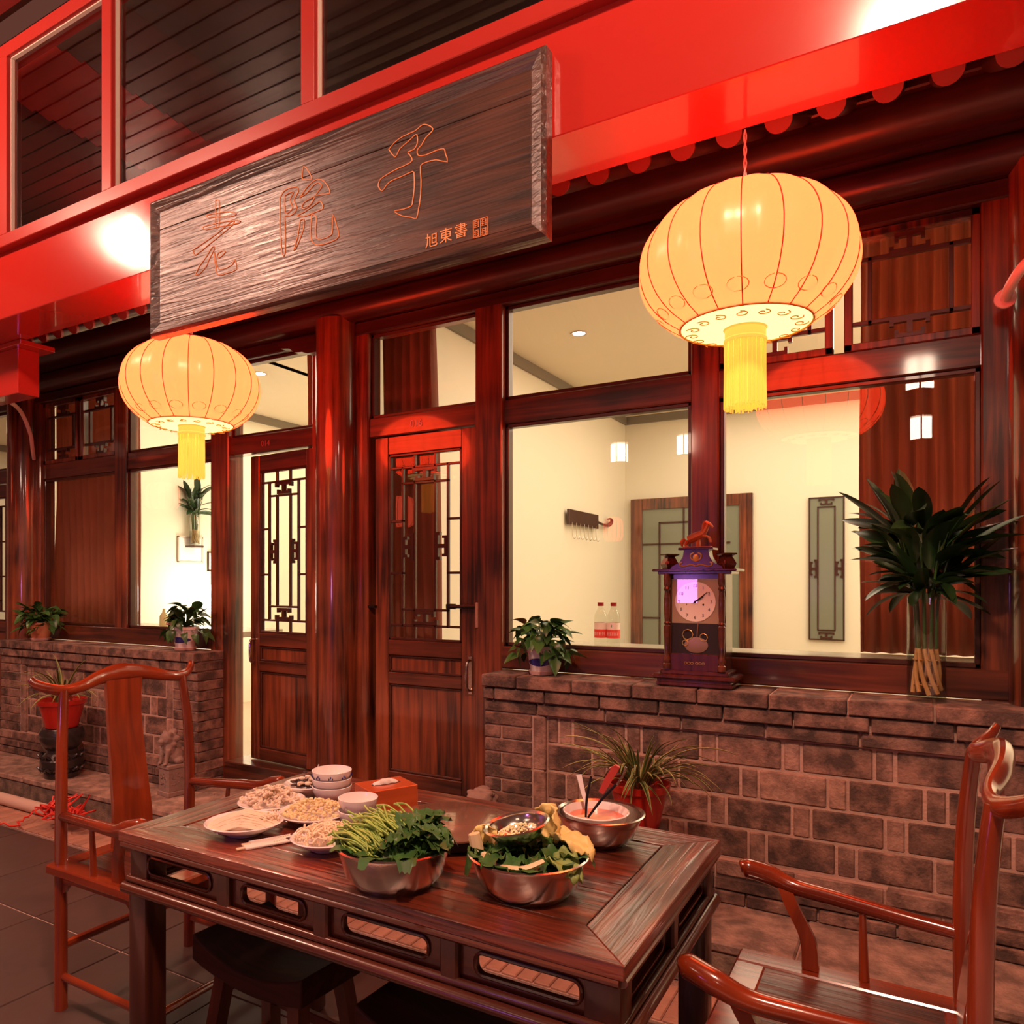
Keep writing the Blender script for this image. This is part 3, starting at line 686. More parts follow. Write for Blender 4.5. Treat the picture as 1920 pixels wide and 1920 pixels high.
lantern((-2.94, 2.388, 1.955), 'glowing cloth lantern hanging at the left below the name board', .20)
# further lanterns and lamps of the terrace, behind the viewer; they light it and show in the panes
for (x, y, z) in ((-5.6, -1.2, 2.0), (-2.6, -1.9, 2.0), (1.9, -.6, 2.0), (-3.9, .05, 2.15)):
    lantern((x, y, z), 'red cloth lantern behind the viewer near %.1f m along the terrace' % x, .35, nr=12, bulb=False) if False else None
def palace(loc, label):
    t = thing('palace_lamp', label, 'lamp', loc, .5)
    bm = bmesh.new()
    for k in range(6):
        a = k * PI / 3
        tube(bm, [(.11 * math.cos(a), .11 * math.sin(a), 0), (.11 * math.cos(a), .11 * math.sin(a), .22)], .007, 6)
    lathe(bm, [(0, .22), (.13, .22), (.12, .24), (.03, .27), (0, .27)], 6); lathe(bm, [(0, -.02), (.12, -.01), (.12, 0), (0, 0)], 6)
    tube(bm, [(0, 0, .27), (0, 0, 4.35 - loc[2])], .006, 6); obj('frame', bm, WLAT, t)
    bm = bmesh.new(); lathe(bm, [(0, .01), (.10, .01), (.10, .21), (0, .21)], 6); obj('shade', bm, emit('palace_lamp_paper', (1, .72, .52), 40) if 'palace_lamp_paper' not in bpy.data.materials else bpy.data.materials['palace_lamp_paper'], t, smooth=False)
palace((.05, -1.62, 2.83), 'six-sided white paper lamp farther behind the viewer')
palace((.03, .40, 2.86), 'six-sided white paper lamp just above the viewer')
palace((-2.96, -1.62, 2.86), 'six-sided white paper lamp left behind the viewer, the farther of the left two')
palace((-2.19, -1.62, 2.88), 'six-sided white paper lamp left behind the viewer, the nearer of the left two')
def barrel(loc, r, h, label):
    t = thing('barrel_lantern', label, 'lantern', loc, 0, 'red barrel lanterns behind the viewer')
    bm = bmesh.new(); lathe(bm, [(r * .55, -h / 2), (r * .85, -h * .42), (r, -h * .25), (r, h * .25), (r * .85, h * .42), (r * .55, h / 2)], 28)
    obj('cloth_body', bm, emit('red_barrel_cloth', (1, .10, .045), 5) if 'red_barrel_cloth' not in bpy.data.materials else bpy.data.materials['red_barrel_cloth'], t)
    for q in range(14):
        a = q * PI / 7; bm = bmesh.new(); tube(bm, [(rr * math.cos(a), rr * math.sin(a), z * h) for rr, z in ((r * .56, -.5), (r * .86, -.42), (r * 1.005, -.25), (r * 1.005, .25), (r * .86, .42), (r * .56, .5))], .003, 5); obj('rib', bm, LRIB, t)
    bm = bmesh.new(); lathe(bm, [(0, h / 2), (r * .58, h / 2), (r * .58, h / 2 + .02), (0, h / 2 + .02)], 24); tube(bm, [(0, 0, h / 2), (0, 0, 4.35 - loc[2])], .005, 6); lathe(bm, [(0, -h / 2 - .02), (r * .58, -h / 2 - .02), (r * .58, -h / 2), (0, -h / 2)], 24); obj('frame', bm, LRIB, t)
barrel((-7.2, 1.35, 2.42), .19, .30, 'red barrel lantern far left, mirrored in the left-hand window')
barrel((-5.97, -1.5, 2.42), .17, .42, 'red barrel lantern behind the viewer, mirrored in the right-hand door')
barrel((-3.6, -3.2, 2.2), .14, .34, 'red barrel lantern deep behind the viewer')
t = thing('light_box', 'purple glowing light box behind the viewer, mirrored in the clock glass', 'sign', (-2.15, -2.0, 1.23))
bm = bmesh.new(); bx(bm, -.12, .12, -.03, 0, 0, .32, .004); obj('case', bm, BLACK, t); bm = bmesh.new(); bx(bm, -.11, .11, 0, .004, .01, .31); obj('panel', bm, emit('purple_panel', (.62, .22, 1), 30), t)
bm = bmesh.new(); tube(bm, [(0, -.02, -1.23), (0, -.02, 0)], .02, 10); obj('post', bm, BLACK, t)
for x, y, lab in ((-.03, .25, 'round ceiling lamp above the right half of the terrace'), (-5.1, .70, 'round ceiling lamp farthest left above the terrace'), (-4.05, .33, 'round ceiling lamp before the name board')):
    t = thing('ceiling_lamp', lab, 'lamp', (x, y, 4.35))
    bm = bmesh.new(); lathe(bm, [(0, 0), (.09, 0), (.09, -.05), (.05, -.12), (0, -.12)], 24); obj('base', bm, PUTTY, t)
    bm = bmesh.new(); bmesh.ops.create_uvsphere(bm, u_segments=20, v_segments=12, radius=.085, matrix=Matrix.Translation((0, 0, -.20))); obj('globe', bm, emit('lamp_globe', (1, .80, .62), 45) if 'lamp_globe' not in bpy.data.materials else bpy.data.materials['lamp_globe'], t)
# recessed downlights inside
for i_, (x, y, lab) in enumerate(((-2.13, 5.18, 'round recessed ceiling light behind the clear upper pane of the right-hand window'), (-.3, 6.6, 'recessed ceiling light deep in the right-hand room'), (-4.95, 4.75, 'recessed ceiling light seen over the left-hand door'))):
    t = thing('downlight', lab, 'lamp', (x, y, 3.30))
    bm = bmesh.new(); lathe(bm, [(.045, 0), (.062, 0), (.062, -.006), (.045, -.004)], 24, close=True); obj('ring', bm, PUTTY, t)
    bm = bmesh.new(); lathe(bm, [(0, -.002), (.045, -.002), (.045, 0), (0, 0)], 24); obj('diffuser', bm, emit('downlight_face', (1, .93, .75), 40) if 'downlight_face' not in bpy.data.materials else bpy.data.materials['downlight_face'], t)

# ------------------------------------------------------------------ table
tb = thing('dining_table', 'long carved rosewood table laden with hotpot dishes', 'table', (-1.129, 1.62, 0))
TX, TY = .699, .372; FRW = .115
bm = bmesh.new()
def mitre(bm, poly, z0=.772, z1=.80):
    prism(bm, poly, z0, z1, 'XY')
obj_l = []
for sgn in (-1, 1):
    bm = bmesh.new(); mitre(bm, [(-TX, sgn * TY), (TX, sgn * TY), (TX - FRW, sgn * (TY - FRW)), (-TX + FRW, sgn * (TY - FRW))]); 
    bmesh.ops.bevel(bm, geom=list(bm.edges), offset=.0018, segments=1, affect='EDGES'); obj('top_frame_board', bm, TABX, tb)
    bm = bmesh.new(); mitre(bm, [(sgn * TX, -TY), (sgn * TX, TY), (sgn * (TX - FRW), TY - FRW), (sgn * (TX - FRW), -TY + FRW)])
    bmesh.ops.bevel(bm, geom=list(bm.edges), offset=.0018, segments=1, affect='EDGES'); obj('top_frame_board', bm, TABY, tb)
yy = -TY + FRW + .004; n = 3; wd = (2 * (TY - FRW) - .008) / n
for k in range(n):
    bm = bmesh.new(); bx(bm, -TX + FRW + .004, TX - FRW - .004, yy + k * wd + .0008, yy + (k + 1) * wd - .0008, .775, .7985, .0015); obj('top_panel_board', bm, TABX, tb)
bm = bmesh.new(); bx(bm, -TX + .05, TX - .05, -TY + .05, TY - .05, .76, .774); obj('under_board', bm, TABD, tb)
# moulded edge under the top, and lower rail round the table
def rail_ring(z, r1, r2, nm, inset):
    for sgn in (-1, 1):
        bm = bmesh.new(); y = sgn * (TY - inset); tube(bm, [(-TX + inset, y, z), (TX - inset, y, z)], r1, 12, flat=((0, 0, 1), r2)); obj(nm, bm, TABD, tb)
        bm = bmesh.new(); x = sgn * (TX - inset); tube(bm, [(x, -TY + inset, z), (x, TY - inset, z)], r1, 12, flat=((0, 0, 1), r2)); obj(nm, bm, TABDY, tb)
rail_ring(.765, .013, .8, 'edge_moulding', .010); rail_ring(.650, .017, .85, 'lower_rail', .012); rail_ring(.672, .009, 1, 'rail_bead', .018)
def fret(x0, x1, z0, z1, hx0, hx1, hz0, hz1, place):
    """board with an oval slot"""
    bm = bmesh.new(); n = 8; r = (hz1 - hz0) / 2 * .8; H = []
    for cx_, cz_, a0 in ((hx1 - r, hz1 - r, 0), (hx0 + r, hz1 - r, 90), (hx0 + r, hz0 + r, 180), (hx1 - r, hz0 + r, 270)):
        for k in range(n + 1): a = R(a0 + 90 * k / n); H.append((cx_ + r * math.cos(a), cz_ + r * math.sin(a)))
    O = [(x1, z1), (x0, z1), (x0, z0), (x1, z0)]
    fr_, bk = .0, .014
    def mk(y, pts): return [bm.verts.new(place(x, y, z)) for x, z in pts]
    hf, hb, of, ob2 = mk(fr_, H), mk(bk, H), mk(fr_, O), mk(bk, O); m_ = len(H); q = n + 1
    for A, B in ((hf, of), (hb, ob2)):
        for c in range(4):
            for k in range(n): bm.faces.new((B[c], A[c * q + k], A[c * q + k + 1]))
            bm.faces.new((B[c], A[c * q + n], A[((c + 1) % 4) * q], B[(c + 1) % 4]))
    for k in range(m_): j = (k + 1) % m_; bm.faces.new((hf[k], hf[j], hb[j], hb[k]))
    for k in range(4): j = (k + 1) % 4; bm.faces.new((of[k], of[j], ob2[j], ob2[k]))
    tube(bm, [place(x, -.003, z) for x, z in H] + [place(H[0][0], -.003, H[0][1])], .0035, 5, caps=False)
    return bm
st = [-.665, -.315, -.003, .333, .665]
for sgn in (-1, 1):
    pl = (lambda s: (lambda x, y, z: (x, s * (TY - .028 - y), z)))(sgn)
    for a, b in zip(st, st[1:]):
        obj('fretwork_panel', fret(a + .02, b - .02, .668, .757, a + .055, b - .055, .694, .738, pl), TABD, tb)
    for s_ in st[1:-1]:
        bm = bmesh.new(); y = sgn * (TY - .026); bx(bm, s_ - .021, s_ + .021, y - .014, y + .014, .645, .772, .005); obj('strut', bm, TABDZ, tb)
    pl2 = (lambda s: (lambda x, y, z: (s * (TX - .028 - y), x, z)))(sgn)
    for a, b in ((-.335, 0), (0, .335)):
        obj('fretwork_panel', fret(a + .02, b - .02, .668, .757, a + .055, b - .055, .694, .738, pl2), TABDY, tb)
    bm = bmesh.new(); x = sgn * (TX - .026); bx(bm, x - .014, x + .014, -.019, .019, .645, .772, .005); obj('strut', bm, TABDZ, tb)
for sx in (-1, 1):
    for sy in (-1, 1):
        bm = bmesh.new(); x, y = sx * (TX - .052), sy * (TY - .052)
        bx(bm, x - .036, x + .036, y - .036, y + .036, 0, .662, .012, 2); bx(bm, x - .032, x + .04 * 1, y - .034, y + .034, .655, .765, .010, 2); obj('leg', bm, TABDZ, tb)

# ------------------------------------------------------------------ yoke-back armchairs (local: faces +x, back posts at x=0)
SEATY = wood('seat_board_wood', (.03, .006, .003), (.15, .026, .009), 'X', .4, .5, 1.6, .9, (.4, .62), .2, True)
def chair(label, loc, rz):
    t = thing('yoke_back_armchair', label, 'chair', loc, rz, 'yoke-back armchairs at the table ends'); hw = .265
    for s in (-1, 1):
        bm = bmesh.new(); tube(bm, [(0, s * hw, 0), (0, s * hw, .5), (.002, s * hw, .70), (-.002, s * hw * .985, .88), (-.010, s * hw * .95, 1.0), (-.020, s * hw * .92, 1.088)], [.022, .021, .020, .019, .017, .016], 12, 5); obj('back_post', bm, ROSE, t)
        bm = bmesh.new(); tube(bm, [(.455, s * hw, 0), (.455, s * hw, .49)], .020, 12); obj('leg', bm, ROSE, t)
        bm = bmesh.new(); tube(bm, [(.0, s * hw, .662), (.12, s * (hw + .012), .668), (.26, s * (hw + .030), .676), (.36, s * (hw + .040), .682), (.42, s * (hw + .042), .700), (.475, s * (hw + .030), .712), (.49, s * (hw + .026), .710)], [.016, .018, .0195, .021, .025, .025, .012], 12, 6); obj('armrest', bm, ROSEX, t)
        bm = bmesh.new(); ribbon(bm, [(.385, s * (hw + .038), .69), (.365, s * (hw + .026), .64), (.325, s * (hw + .008), .57), (.318, s * hw, .50)], [.034, .034, .036, .038], .022, (1, 0, 0), 5); obj('arm_support', bm, ROSE, t)
        bm = bmesh.new(); tube(bm, [(.205, s * (hw + .020), .675), (.200, s * (hw + .008), .50)], [.0075, .012], 10); obj('spindle', bm, ROSE, t)
        z = .115; bm = bmesh.new(); tube(bm, [(0, s * hw, z), (.455, s * hw, z)], .0145, 10, flat=((0, 1, 0), .8)); obj('stretcher', bm, ROSEX, t)
        bm = bmesh.new(); prism(bm, [(.02, .46), (.435, .46), (.435, .40), (.40, .405), (.37, .435), (.36, .44), (.08, .44), (.055, .435), (.03, .405), (.02, .40)], s * hw - .006, s * hw + .006, 'XZ'); obj('apron', bm, ROSEX, t)
    # flat seat with frame and recessed panel
    bm = bmesh.new()
    for q in ((-.035, .49, -.30, -.225), (-.035, .49, .225, .30), (-.035, .04, -.225, .225), (.415, .49, -.225, .225)): bx(bm, q[0], q[1], q[2], q[3], .466, .50, .006)
    sf_ = obj('seat_frame', bm, ROSEX, t)
    bm = bmesh.new(); bx(bm, .035, .42, -.23, .23, .475, .496, .002); obj('seat', bm, SEATY, sf_)
    bm = bmesh.new(); tube(bm, [(0, -hw, .215), (0, hw, .215)], .0145, 10); obj('stretcher', bm, ROSEY, t)
    bm = bmesh.new(); tube(bm, [(.455, -hw, .09), (.455, hw, .09)], .017, 10, flat=((0, 0, 1), .7)); obj('stretcher', bm, ROSEY, t)
    bm = bmesh.new(); bx(bm, .449, .461, -.25, .25, .415, .466, .003); obj('apron', bm, ROSEY, t)
    bm = bmesh.new(); ribbon(bm, [(.012, 0, .49), (.012, 0, .60), (-.004, 0, .72), (-.024, 0, .86), (-.038, 0, .98), (-.040, 0, 1.10)], [.165, .158, .148, .140, .136, .150], .016, (0, 1, 0), 6); obj('back_splat', bm, ROSE, t)
    # yoke-shaped crest rail
    bm = bmesh.new(); P = []; rr = []
    for y, x, z, r_ in ((-.330, -.068, 1.132, .0125), (-.312, -.054, 1.110, .0175), (-.25, -.022, 1.088, .0190), (-.18, -.018, 1.094, .0205), (-.09, -.042, 1.116, .027), (0, -.050, 1.126, .034), (.09, -.042, 1.116, .027), (.18, -.018, 1.094, .0205), (.25, -.022, 1.088, .0190), (.312, -.054, 1.110, .0175), (.330, -.068, 1.132, .0125)):
        P.append((x, y, z)); rr.append(r_)
    tube(bm, P, rr, 14, 6, flat=((1, 0, 0), .62)); obj('crest_rail', bm, ROSEY, t)
    return t
chair('glossy red-brown yoke-back armchair at the left end of the table', (-2.52, 1.77, 0), 0)
chair('glossy red-brown yoke-back armchair at the right end, cut by the picture edge', (.095, 1.775, 0), PI)

# ------------------------------------------------------------------ stools
def stool(label, loc, rz=0):
    t = thing('saddle_stool', label, 'stool', loc, rz, 'dark saddle stools under the near side of the table'); t.scale = (1, 1, 1.1)
    bm = bmesh.new(); nx, ny = 16, 6; G = []
    for side in (0, 1):
        g = []
        for i in range(nx + 1):
            x = -.215 + .43 * i / nx; row = []
            for j in range(ny + 1):
                y = -.135 + .27 * j / ny; dip = .045 * (x / .215) ** 2; z = .412 + dip if side == 0 else .368 + dip * .55
                row.append(bm.verts.new((x, y, z)))
            g.append(row)
        G.append(g)
    for side in (0, 1):
        g = G[side]
        for i in range(nx):
            for j in range(ny): bm.faces.new((g[i][j], g[i + 1][j], g[i + 1][j + 1], g[i][j + 1]))
    a, b = G
    for i in range(nx): bm.faces.new((a[i][0], a[i + 1][0], b[i + 1][0], b[i][0])); bm.faces.new((a[i][ny], a[i + 1][ny], b[i + 1][ny], b[i][ny]))
    for j in range(ny): bm.faces.new((a[0][j], a[0][j + 1], b[0][j + 1], b[0][j])); bm.faces.new((a[nx][j], a[nx][j + 1], b[nx][j + 1], b[nx][j]))
    o = obj('seat', bm, STOOLW, t, ang=50)
    md = o.modifiers.new('b', 'BEVEL'); md.width = .005; md.segments = 2; md.limit_method = 'ANGLE'
    for sx in (-1, 1):
        for sy in (-1, 1):
            bm = bmesh.new(); ribbon(bm, [(sx * .140, sy * .075, .385), (sx * .195, sy * .125, 0)], .040, .038, (1, 0, 0)); obj('leg', bm, STOOLL, t)
        bm = bmesh.new(); bx(bm, sx * .180 - .010, sx * .180 + .010, -.11, .11, .12, .15, .003); obj('stretcher', bm, STOOLL, t)
    for sy in (-1, 1):
        bm = bmesh.new(); bx(bm, -.165, .165, sy * .102 - .009, sy * .102 + .009, .20, .228, .003); obj('stretcher', bm, STOOLL, t)
    return t
stool('dark saddle-seat stool under the left half of the table front', (-1.475, 1.50, 0), R(-4))
stool('dark saddle-seat stool under the right half of the table front, mostly hidden', (-.875, 1.46, 0), R(-3))
# ------------------------------------------------------------------ things on the table
ZT = .80
def dish(label, loc, r, h, sx=1, rz=0, foot=.45, thick=.004, cat='plate', name='plate', m=PORC, parts=None, group=None):
    t = thing(name, label, cat, (loc[0], loc[1], ZT), rz, group)
    bm = bmesh.new(); rf_ = r * foot
    lathe(bm, [(0, .004), (rf_ * .9, .004), (rf_, .0), (rf_ + .004, .006), (r * .80, h * .55), (r * .98, h - .002), (r, h), (r * .97, h + .002), (r * .78, h * .62 + .002), (rf_ * .9, .010), (0, .009)], 40)
    for v in bm.verts: v.co.x *= sx
    obj('body', bm, m, t)
    return t
def blob(bm, c, r, sub=1, sq=(1, 1, 1)):
    n0 = len(bm.verts); bmesh.ops.create_icosphere(bm, subdivisions=sub, radius=1, matrix=Matrix.Translation(c) @ Matrix.Rotation(random.uniform(0, 6), 4, 'Z') @ Matrix.Diagonal((r * sq[0], r * sq[1], r * sq[2], 1)))
MUSH = plain('pale_mushroom', (.86, .68, .50), .55, var=.18, vscale=40)
SQUID = plain('pale_squid', (.90, .68, .52), .4, var=.25, vscale=50)
CHOP = plain('pale_yellow_sprouts', (.85, .66, .36), .55, var=.25, vscale=60)
NOOD = plain('pale_noodle', (.88, .70, .48), .5, var=.1)
DMUSH = plain('black_fungus', (.045, .012, .008), .5, coat=.1)
STEM = plain('pale_green_stem', (.34, .50, .11), .4, var=.4, vscale=25)
SPIN = plain('dark_spinach_leaf', (.045, .13, .028), .42, var=.55, vscale=22)
CABB = plain('yellow_cabbage_leaf', (.88, .66, .24), .5, var=.2, vscale=25)
CABG = plain('green_cabbage_rim', (.26, .36, .09), .5, var=.4, vscale=25)
GARL = plain('chopped_garlic', (.95, .85, .50), .5, var=.2, vscale=60)
BROTH = plain('red_broth', (.72, .13, .03), .15, coat=.8, var=.3, vscale=30)
def food(name, label, bm, m, cat='food', kind='stuff', loc=(0, 0, 0)):
    o = obj(name, bm, m, loc=loc); tag(o, label, cat, kind=kind); return o
# plate of long white mushrooms
P1 = (-1.523, 1.405); dish('oval white plate nearest the left table edge, heaped with thin white mushrooms', P1, .093, .032, 1.10, R(36))
bm = bmesh.new()
blob(bm, (0, 0, .030), 1, 3, (.060, .060, .018))
for k in range(150):
    a = R(36) + random.gauss(0, .07); off = random.uniform(-.066, .066); l = math.sqrt(max(0, 1 - (off / .086) ** 2)) * .092
    d = Vector((math.cos(a), math.sin(a), 0)); s = Vector((-d.y, d.x, 0)); z = .030 + .026 * (1 - (off / .07) ** 2) * random.uniform(.3, 1)
    c = s * off; q = random.uniform(.75, 1)
    tube(bm, [c - d * l * q + Vector((0, 0, .026)), c + Vector((0, 0, z + .004)), c + d * l * q + Vector((0, 0, .027))], random.uniform(.0018, .0034), 5, 2)
for k in range(60): blob(bm, (random.gauss(.052, .012), random.gauss(.045, .014), .036 + random.uniform(0, .010)), random.uniform(.003, .005))
food('enoki_mushrooms', 'heap of long pale enoki mushrooms on the oval plate', bm, MUSH, 'mushrooms', loc=(*P1, ZT))
# squid
P2 = (-1.625, 1.605); dish('white plate of curly squid pieces, farthest left on the table', P2, .098, .022)
bm = bmesh.new()
for k in range(130):
    c = Vector((random.gauss(0, .038), random.gauss(0, .036), 0)); c.z = .020 + .040 * max(0, 1 - (c.length / .085) ** 2) * random.random(); a = random.uniform(0, 6); r0 = random.uniform(.007, .013); tl = Vector((random.uniform(-.5, .5), random.uniform(-.5, .5), random.uniform(.4, 1))).normalized()
    u = tl.orthogonal().normalized(); v = tl.cross(u)
    tube(bm, [c + (u * math.cos(a + x * .8) + v * math.sin(a + x * .8)) * r0 * (1 - x * .08) + tl * .002 * x for x in range(6)], [.004, .0045, .004, .0035, .003, .002], 6)
food('squid_pieces', 'curled pale pink squid tentacle pieces', bm, SQUID, loc=(*P2, ZT))
# sprouts
P3 = (-1.437, 1.580); dish('white plate of chopped pale yellow vegetables in the middle of the left dishes', P3, .100, .026)
bm = bmesh.new()
for k in range(330):
    rr = math.sqrt(random.random()) * .086; a = random.uniform(0, 6.28); z = .022 + .036 * (1 - (rr / .09) ** 2) * random.uniform(.6, 1)
    blob(bm, (rr * math.cos(a), rr * math.sin(a), z), random.uniform(.004, .0075), 1, (1, random.uniform(.5, 1), .7))
food('chopped_sprouts', 'pile of chopped pale yellow sprouts', bm, CHOP, loc=(*P3, ZT))
# noodles dish
P4 = (-1.262, 1.43); dish('white dish of pale noodles beside the bowl of green stems', P4, .088, .030)
bm = bmesh.new()
for k in range(60):
    a = random.uniform(0, 6.28); p = Vector((random.gauss(0, .025), random.gauss(0.01, .03), .026)); pts = []
    for s_ in range(7):
        pts.append(p + Vector((0, 0, random.uniform(0, .020) + .014 * (1 - (p.length / .08) ** 2)))); a += random.uniform(-.9, .9); p = p + Vector((math.cos(a), math.sin(a), 0)) * .012
        if p.xy.length > .078: p.xy *= .85
    tube(bm, pts, .0028, 5, 2)
food('noodles', 'pale tangled noodles', bm, NOOD, loc=(*P4, ZT))
# dark fungus bowl
P5 = (-1.628, 1.765); dish('blue-rimmed bowl of black fungus behind the squid plate', P5, .078, .036, foot=.5, name='bowl', cat='bowl')
bm = bmesh.new()
for k in range(60):
    rr = math.sqrt(random.random()) * .055; a = random.uniform(0, 6.28)
    blob(bm, (rr * math.cos(a), rr * math.sin(a), .030 + .042 * (1 - (rr / .06) ** 2) * random.random()), random.uniform(.008, .013), 1, (1, .8, .35))
food('black_fungus', 'glossy black fungus heap', bm, DMUSH, loc=(*P5, ZT))
bm = bmesh.new()
for k in range(9): 
    c = Vector((.02 + random.gauss(0, .016), -.035 + random.gauss(0, .012), .045 + random.uniform(0, .02))); blob(bm, c, .009, 1, (1.3, .7, .6))
tube(bm, [(.03, -.02, .04), (.045, -.005, .10)], .0015, 5)
food('meat_slices', 'few pale pink bits on the black fungus', bm, SQUID, loc=(*P5, ZT))
# rice bowls in two stacks
def ricebowl(x, y, z, label, top=False, deco=False, r=.057, h=.042):
    t = thing('rice_bowl', label, 'bowl', (x, y, z), random.uniform(0, 6), 'white rice bowls stacked on the table')
    bm = bmesh.new(); lathe(bm, [(0, .003), (r * .46, .003), (r * .48, 0), (r * .52, .0), (r * .54, .006), (r * .86, h * .40), (r * .97, h * .75), (r, h), (r * .965, h + .001), (r * .93, h * .75), (r * .80, h * .42), (r * .45, .010), (0, .009)], 36); obj('body', bm, PORC, t)
    if deco:
        bm = bmesh.new()
        for q in range(9):
            a = q * 2 * PI / 9
            for k in range(3): blob(bm, (r * .985 * math.cos(a + k * .09), r * .985 * math.sin(a + k * .09), h * (.66 + .1 * (k % 2))), .0030, 1, (.7, .7, 1.3))
        obj('blue_pattern', bm, BLUE, t)['kind'] = 'stuff'
for k, lab in enumerate(('lowest bowl of the tall stack beside the tissue box', 'second white rice bowl from the bottom of the tall stack', 'topmost rice bowl of the tall stack, with a blue pattern')):
    ricebowl(-1.523, 1.752, ZT + k * .0235, lab, deco=(k == 2), r=.060, h=.046)
for k, lab in enumerate(('lower white rice bowl of the short stack before the tissue box', 'upper white rice bowl of the short stack before the tissue box')):
    ricebowl(-1.300, 1.602, ZT + k * .033, lab, r=.054, h=.046)
# tissue box
tx = thing('tissue_box', 'orange wooden tissue box with a tissue sticking out', 'tissue box', (-1.322, 1.757, ZT), R(63))
BOXW = wood('orange_box_wood', (.42, .07, .018), (.66, .13, .035), 'X', .3, .3)
bm = bmesh.new(); bx(bm, -.074, .074, -.057, .057, 0, .077, .002); bo_ = obj('box', bm, BOXW, tx)
bm = bmesh.new(); lathe(bm, [(0, .0778), (.046, .0778), (.046, .077), (0, .077)], 24)
for v in bm.verts: v.co.y *= .32
obj('slot', bm, plain('dark_slot', (.08, .02, .01), .8), bo_)
bm = bmesh.new(); G = []
for i in range(13):
    x = -.040 + .08 * i / 12; G.append([bm.verts.new((x, -.006 + .012 * j + .003 * math.sin(i * 1.7), .077 + (.014 * (1 - ((x) / .045) ** 2)) * (1 if j == 1 else 0))) for j in range(3)])
for a, b in zip(G, G[1:]):
    for j in range(2): bm.faces.new((a[j], b[j], b[j + 1], a[j + 1]))
o = obj('tissue', bm, plain('tissue_paper', (.9, .82, .75), .9), tx); o.modifiers.new('s', 'SOLIDIFY').thickness = .001
# round hotplate in the middle
hp = thing('hotplate', 'low round hotplate with a brownish glass top in the table middle', 'hotplate', (-1.045, 1.66, ZT))
bm = bmesh.new(); lathe(bm, [(0, .002), (.135, .002), (.14, .006), (.14, .034), (0, .034)], 48); obj('base', bm, BLACK, hp)
bm = bmesh.new(); lathe(bm, [(0, .034), (.158, .034), (.165, .036), (.166, .040), (.158, .043), (0, .043)], 56); obj('glass_top', bm, plain('brown_mirror_glass', (.30, .16, .11), .16, metal=.35, coat=.6), hp)
# chopsticks in paper sleeves
SLV = plain('printed_paper_sleeve', (.82, .74, .66), .6); INK = plain('dark_red_ink', (.06, .008, .01), .6)
for k, (dx, dy, lab) in enumerate(((0, 0, 'paper-sleeved chopsticks, the pair nearer the table edge'), (-.012, .028, 'paper-sleeved chopsticks, the pair nearer the sprout plate'))):
    t = thing('chopstick_sleeve', lab, 'chopsticks', (-1.39 + dx, 1.395 + dy, ZT), R(62))
    bm = bmesh.new(); bx(bm, -.085, .085, -.0135, .0135, 0, .006, .0015); sl_ = obj('sleeve', bm, SLV, t)
    text(sl_, '筷子', (.042, -.009, .0065), .022, INK, rot=(0, 0, 0), name='print'); 
    bm = bmesh.new(); 
    for q in range(5): blob(bm, (-.01 + q * .006, random.uniform(-.004, .004), .0062), .003, 1, (1, .8, .1))
    obj('leaf_print', bm, STEM, sl_)
    bm = bmesh.new()
    for s_ in (-1, 1): tube(bm, [(-.105, s_ * .004, .003), (.07, s_ * .004, .003)], .0026, 6)
    obj('chopstick', bm, plain('pale_bamboo', (.75, .55, .35), .5) if 'pale_bamboo' not in bpy.data.materials else bpy.data.materials['pale_bamboo'], t)
# steel bowls
def steelbowl(label, x, y, z, r, rb, h, tilt=(0, 0, 0)):
    t = thing('steel_bowl', label, 'bowl', (x, y, z)); t.rotation_euler = tilt
    bm = bmesh.new(); lathe(bm, [(0, 0), (rb, 0), (rb + (r - rb) * .55, h * .28), (r * .985, h * .88), (r * .99, h - .003), (r + .006, h - .002), (r + .007, h), (r + .003, h + .002), (r * .97, h * .97), (r * .965, h * .86), (rb + (r - rb) * .52, h * .30), (rb * .97, .004), (0, .004)], 56); obj('bowl', bm, STEEL, t); return t
B1 = (-.992, 1.348); steelbowl('wide steel bowl of green stems and leaves, nearest the table front', *B1, ZT, .125, .088, .088)
B2 = (-.715, 1.455); steelbowl('steel bowl of leafy greens with a small steel bowl resting on top', *B2, ZT, .124, .088, .082)
def keep_in_bowl(bm, r, rb, h):
    """leaves lie inside the steel wall or hang over its rim, never through it"""
    for v in bm.verts:
        rr = v.co.xy.length; z = v.co.z
        if z < h + .004 and rr > 1e-4:
            lim = rb + (r - rb) * min(1, max(0, z / h) * 1.2) - .010
            if rr > r + .012: continue
            if rr > lim:
                if rr > r - .018: v.co.z = h + .005
                else: v.co.xy *= lim / rr
        if v.co.z < .006: v.co.z = .006
def leafpatch(bm, c, L, W, d, up, curl=.3, fold=.15, ny=5, ruff=0):
    d = Vector(d).normalized(); up = Vector(up); s = d.cross(up).normalized(); n = s.cross(d).normalized(); G = []
    ph = random.uniform(0, 6)
    for i in range(7):
        t = i / 6; wv = W * math.sin(PI * (.12 + t * .78)) ** .6; row = []
        for j in range(ny):
            u = (j / (ny - 1) - .5) * 2; p = Vector(c) + d * L * t + s * wv * u * .5 + n * (fold * wv * abs(u) * .6 - curl * L * t * t + ruff * W * math.sin(ph + i * 2.3 + j * 2.9) * abs(u))
            row.append(bm.verts.new(p))
        G.append(row)
    for a, b in zip(G, G[1:]):
        for j in range(ny - 1): bm.faces.new((a[j], a[j + 1], b[j + 1], b[j]))
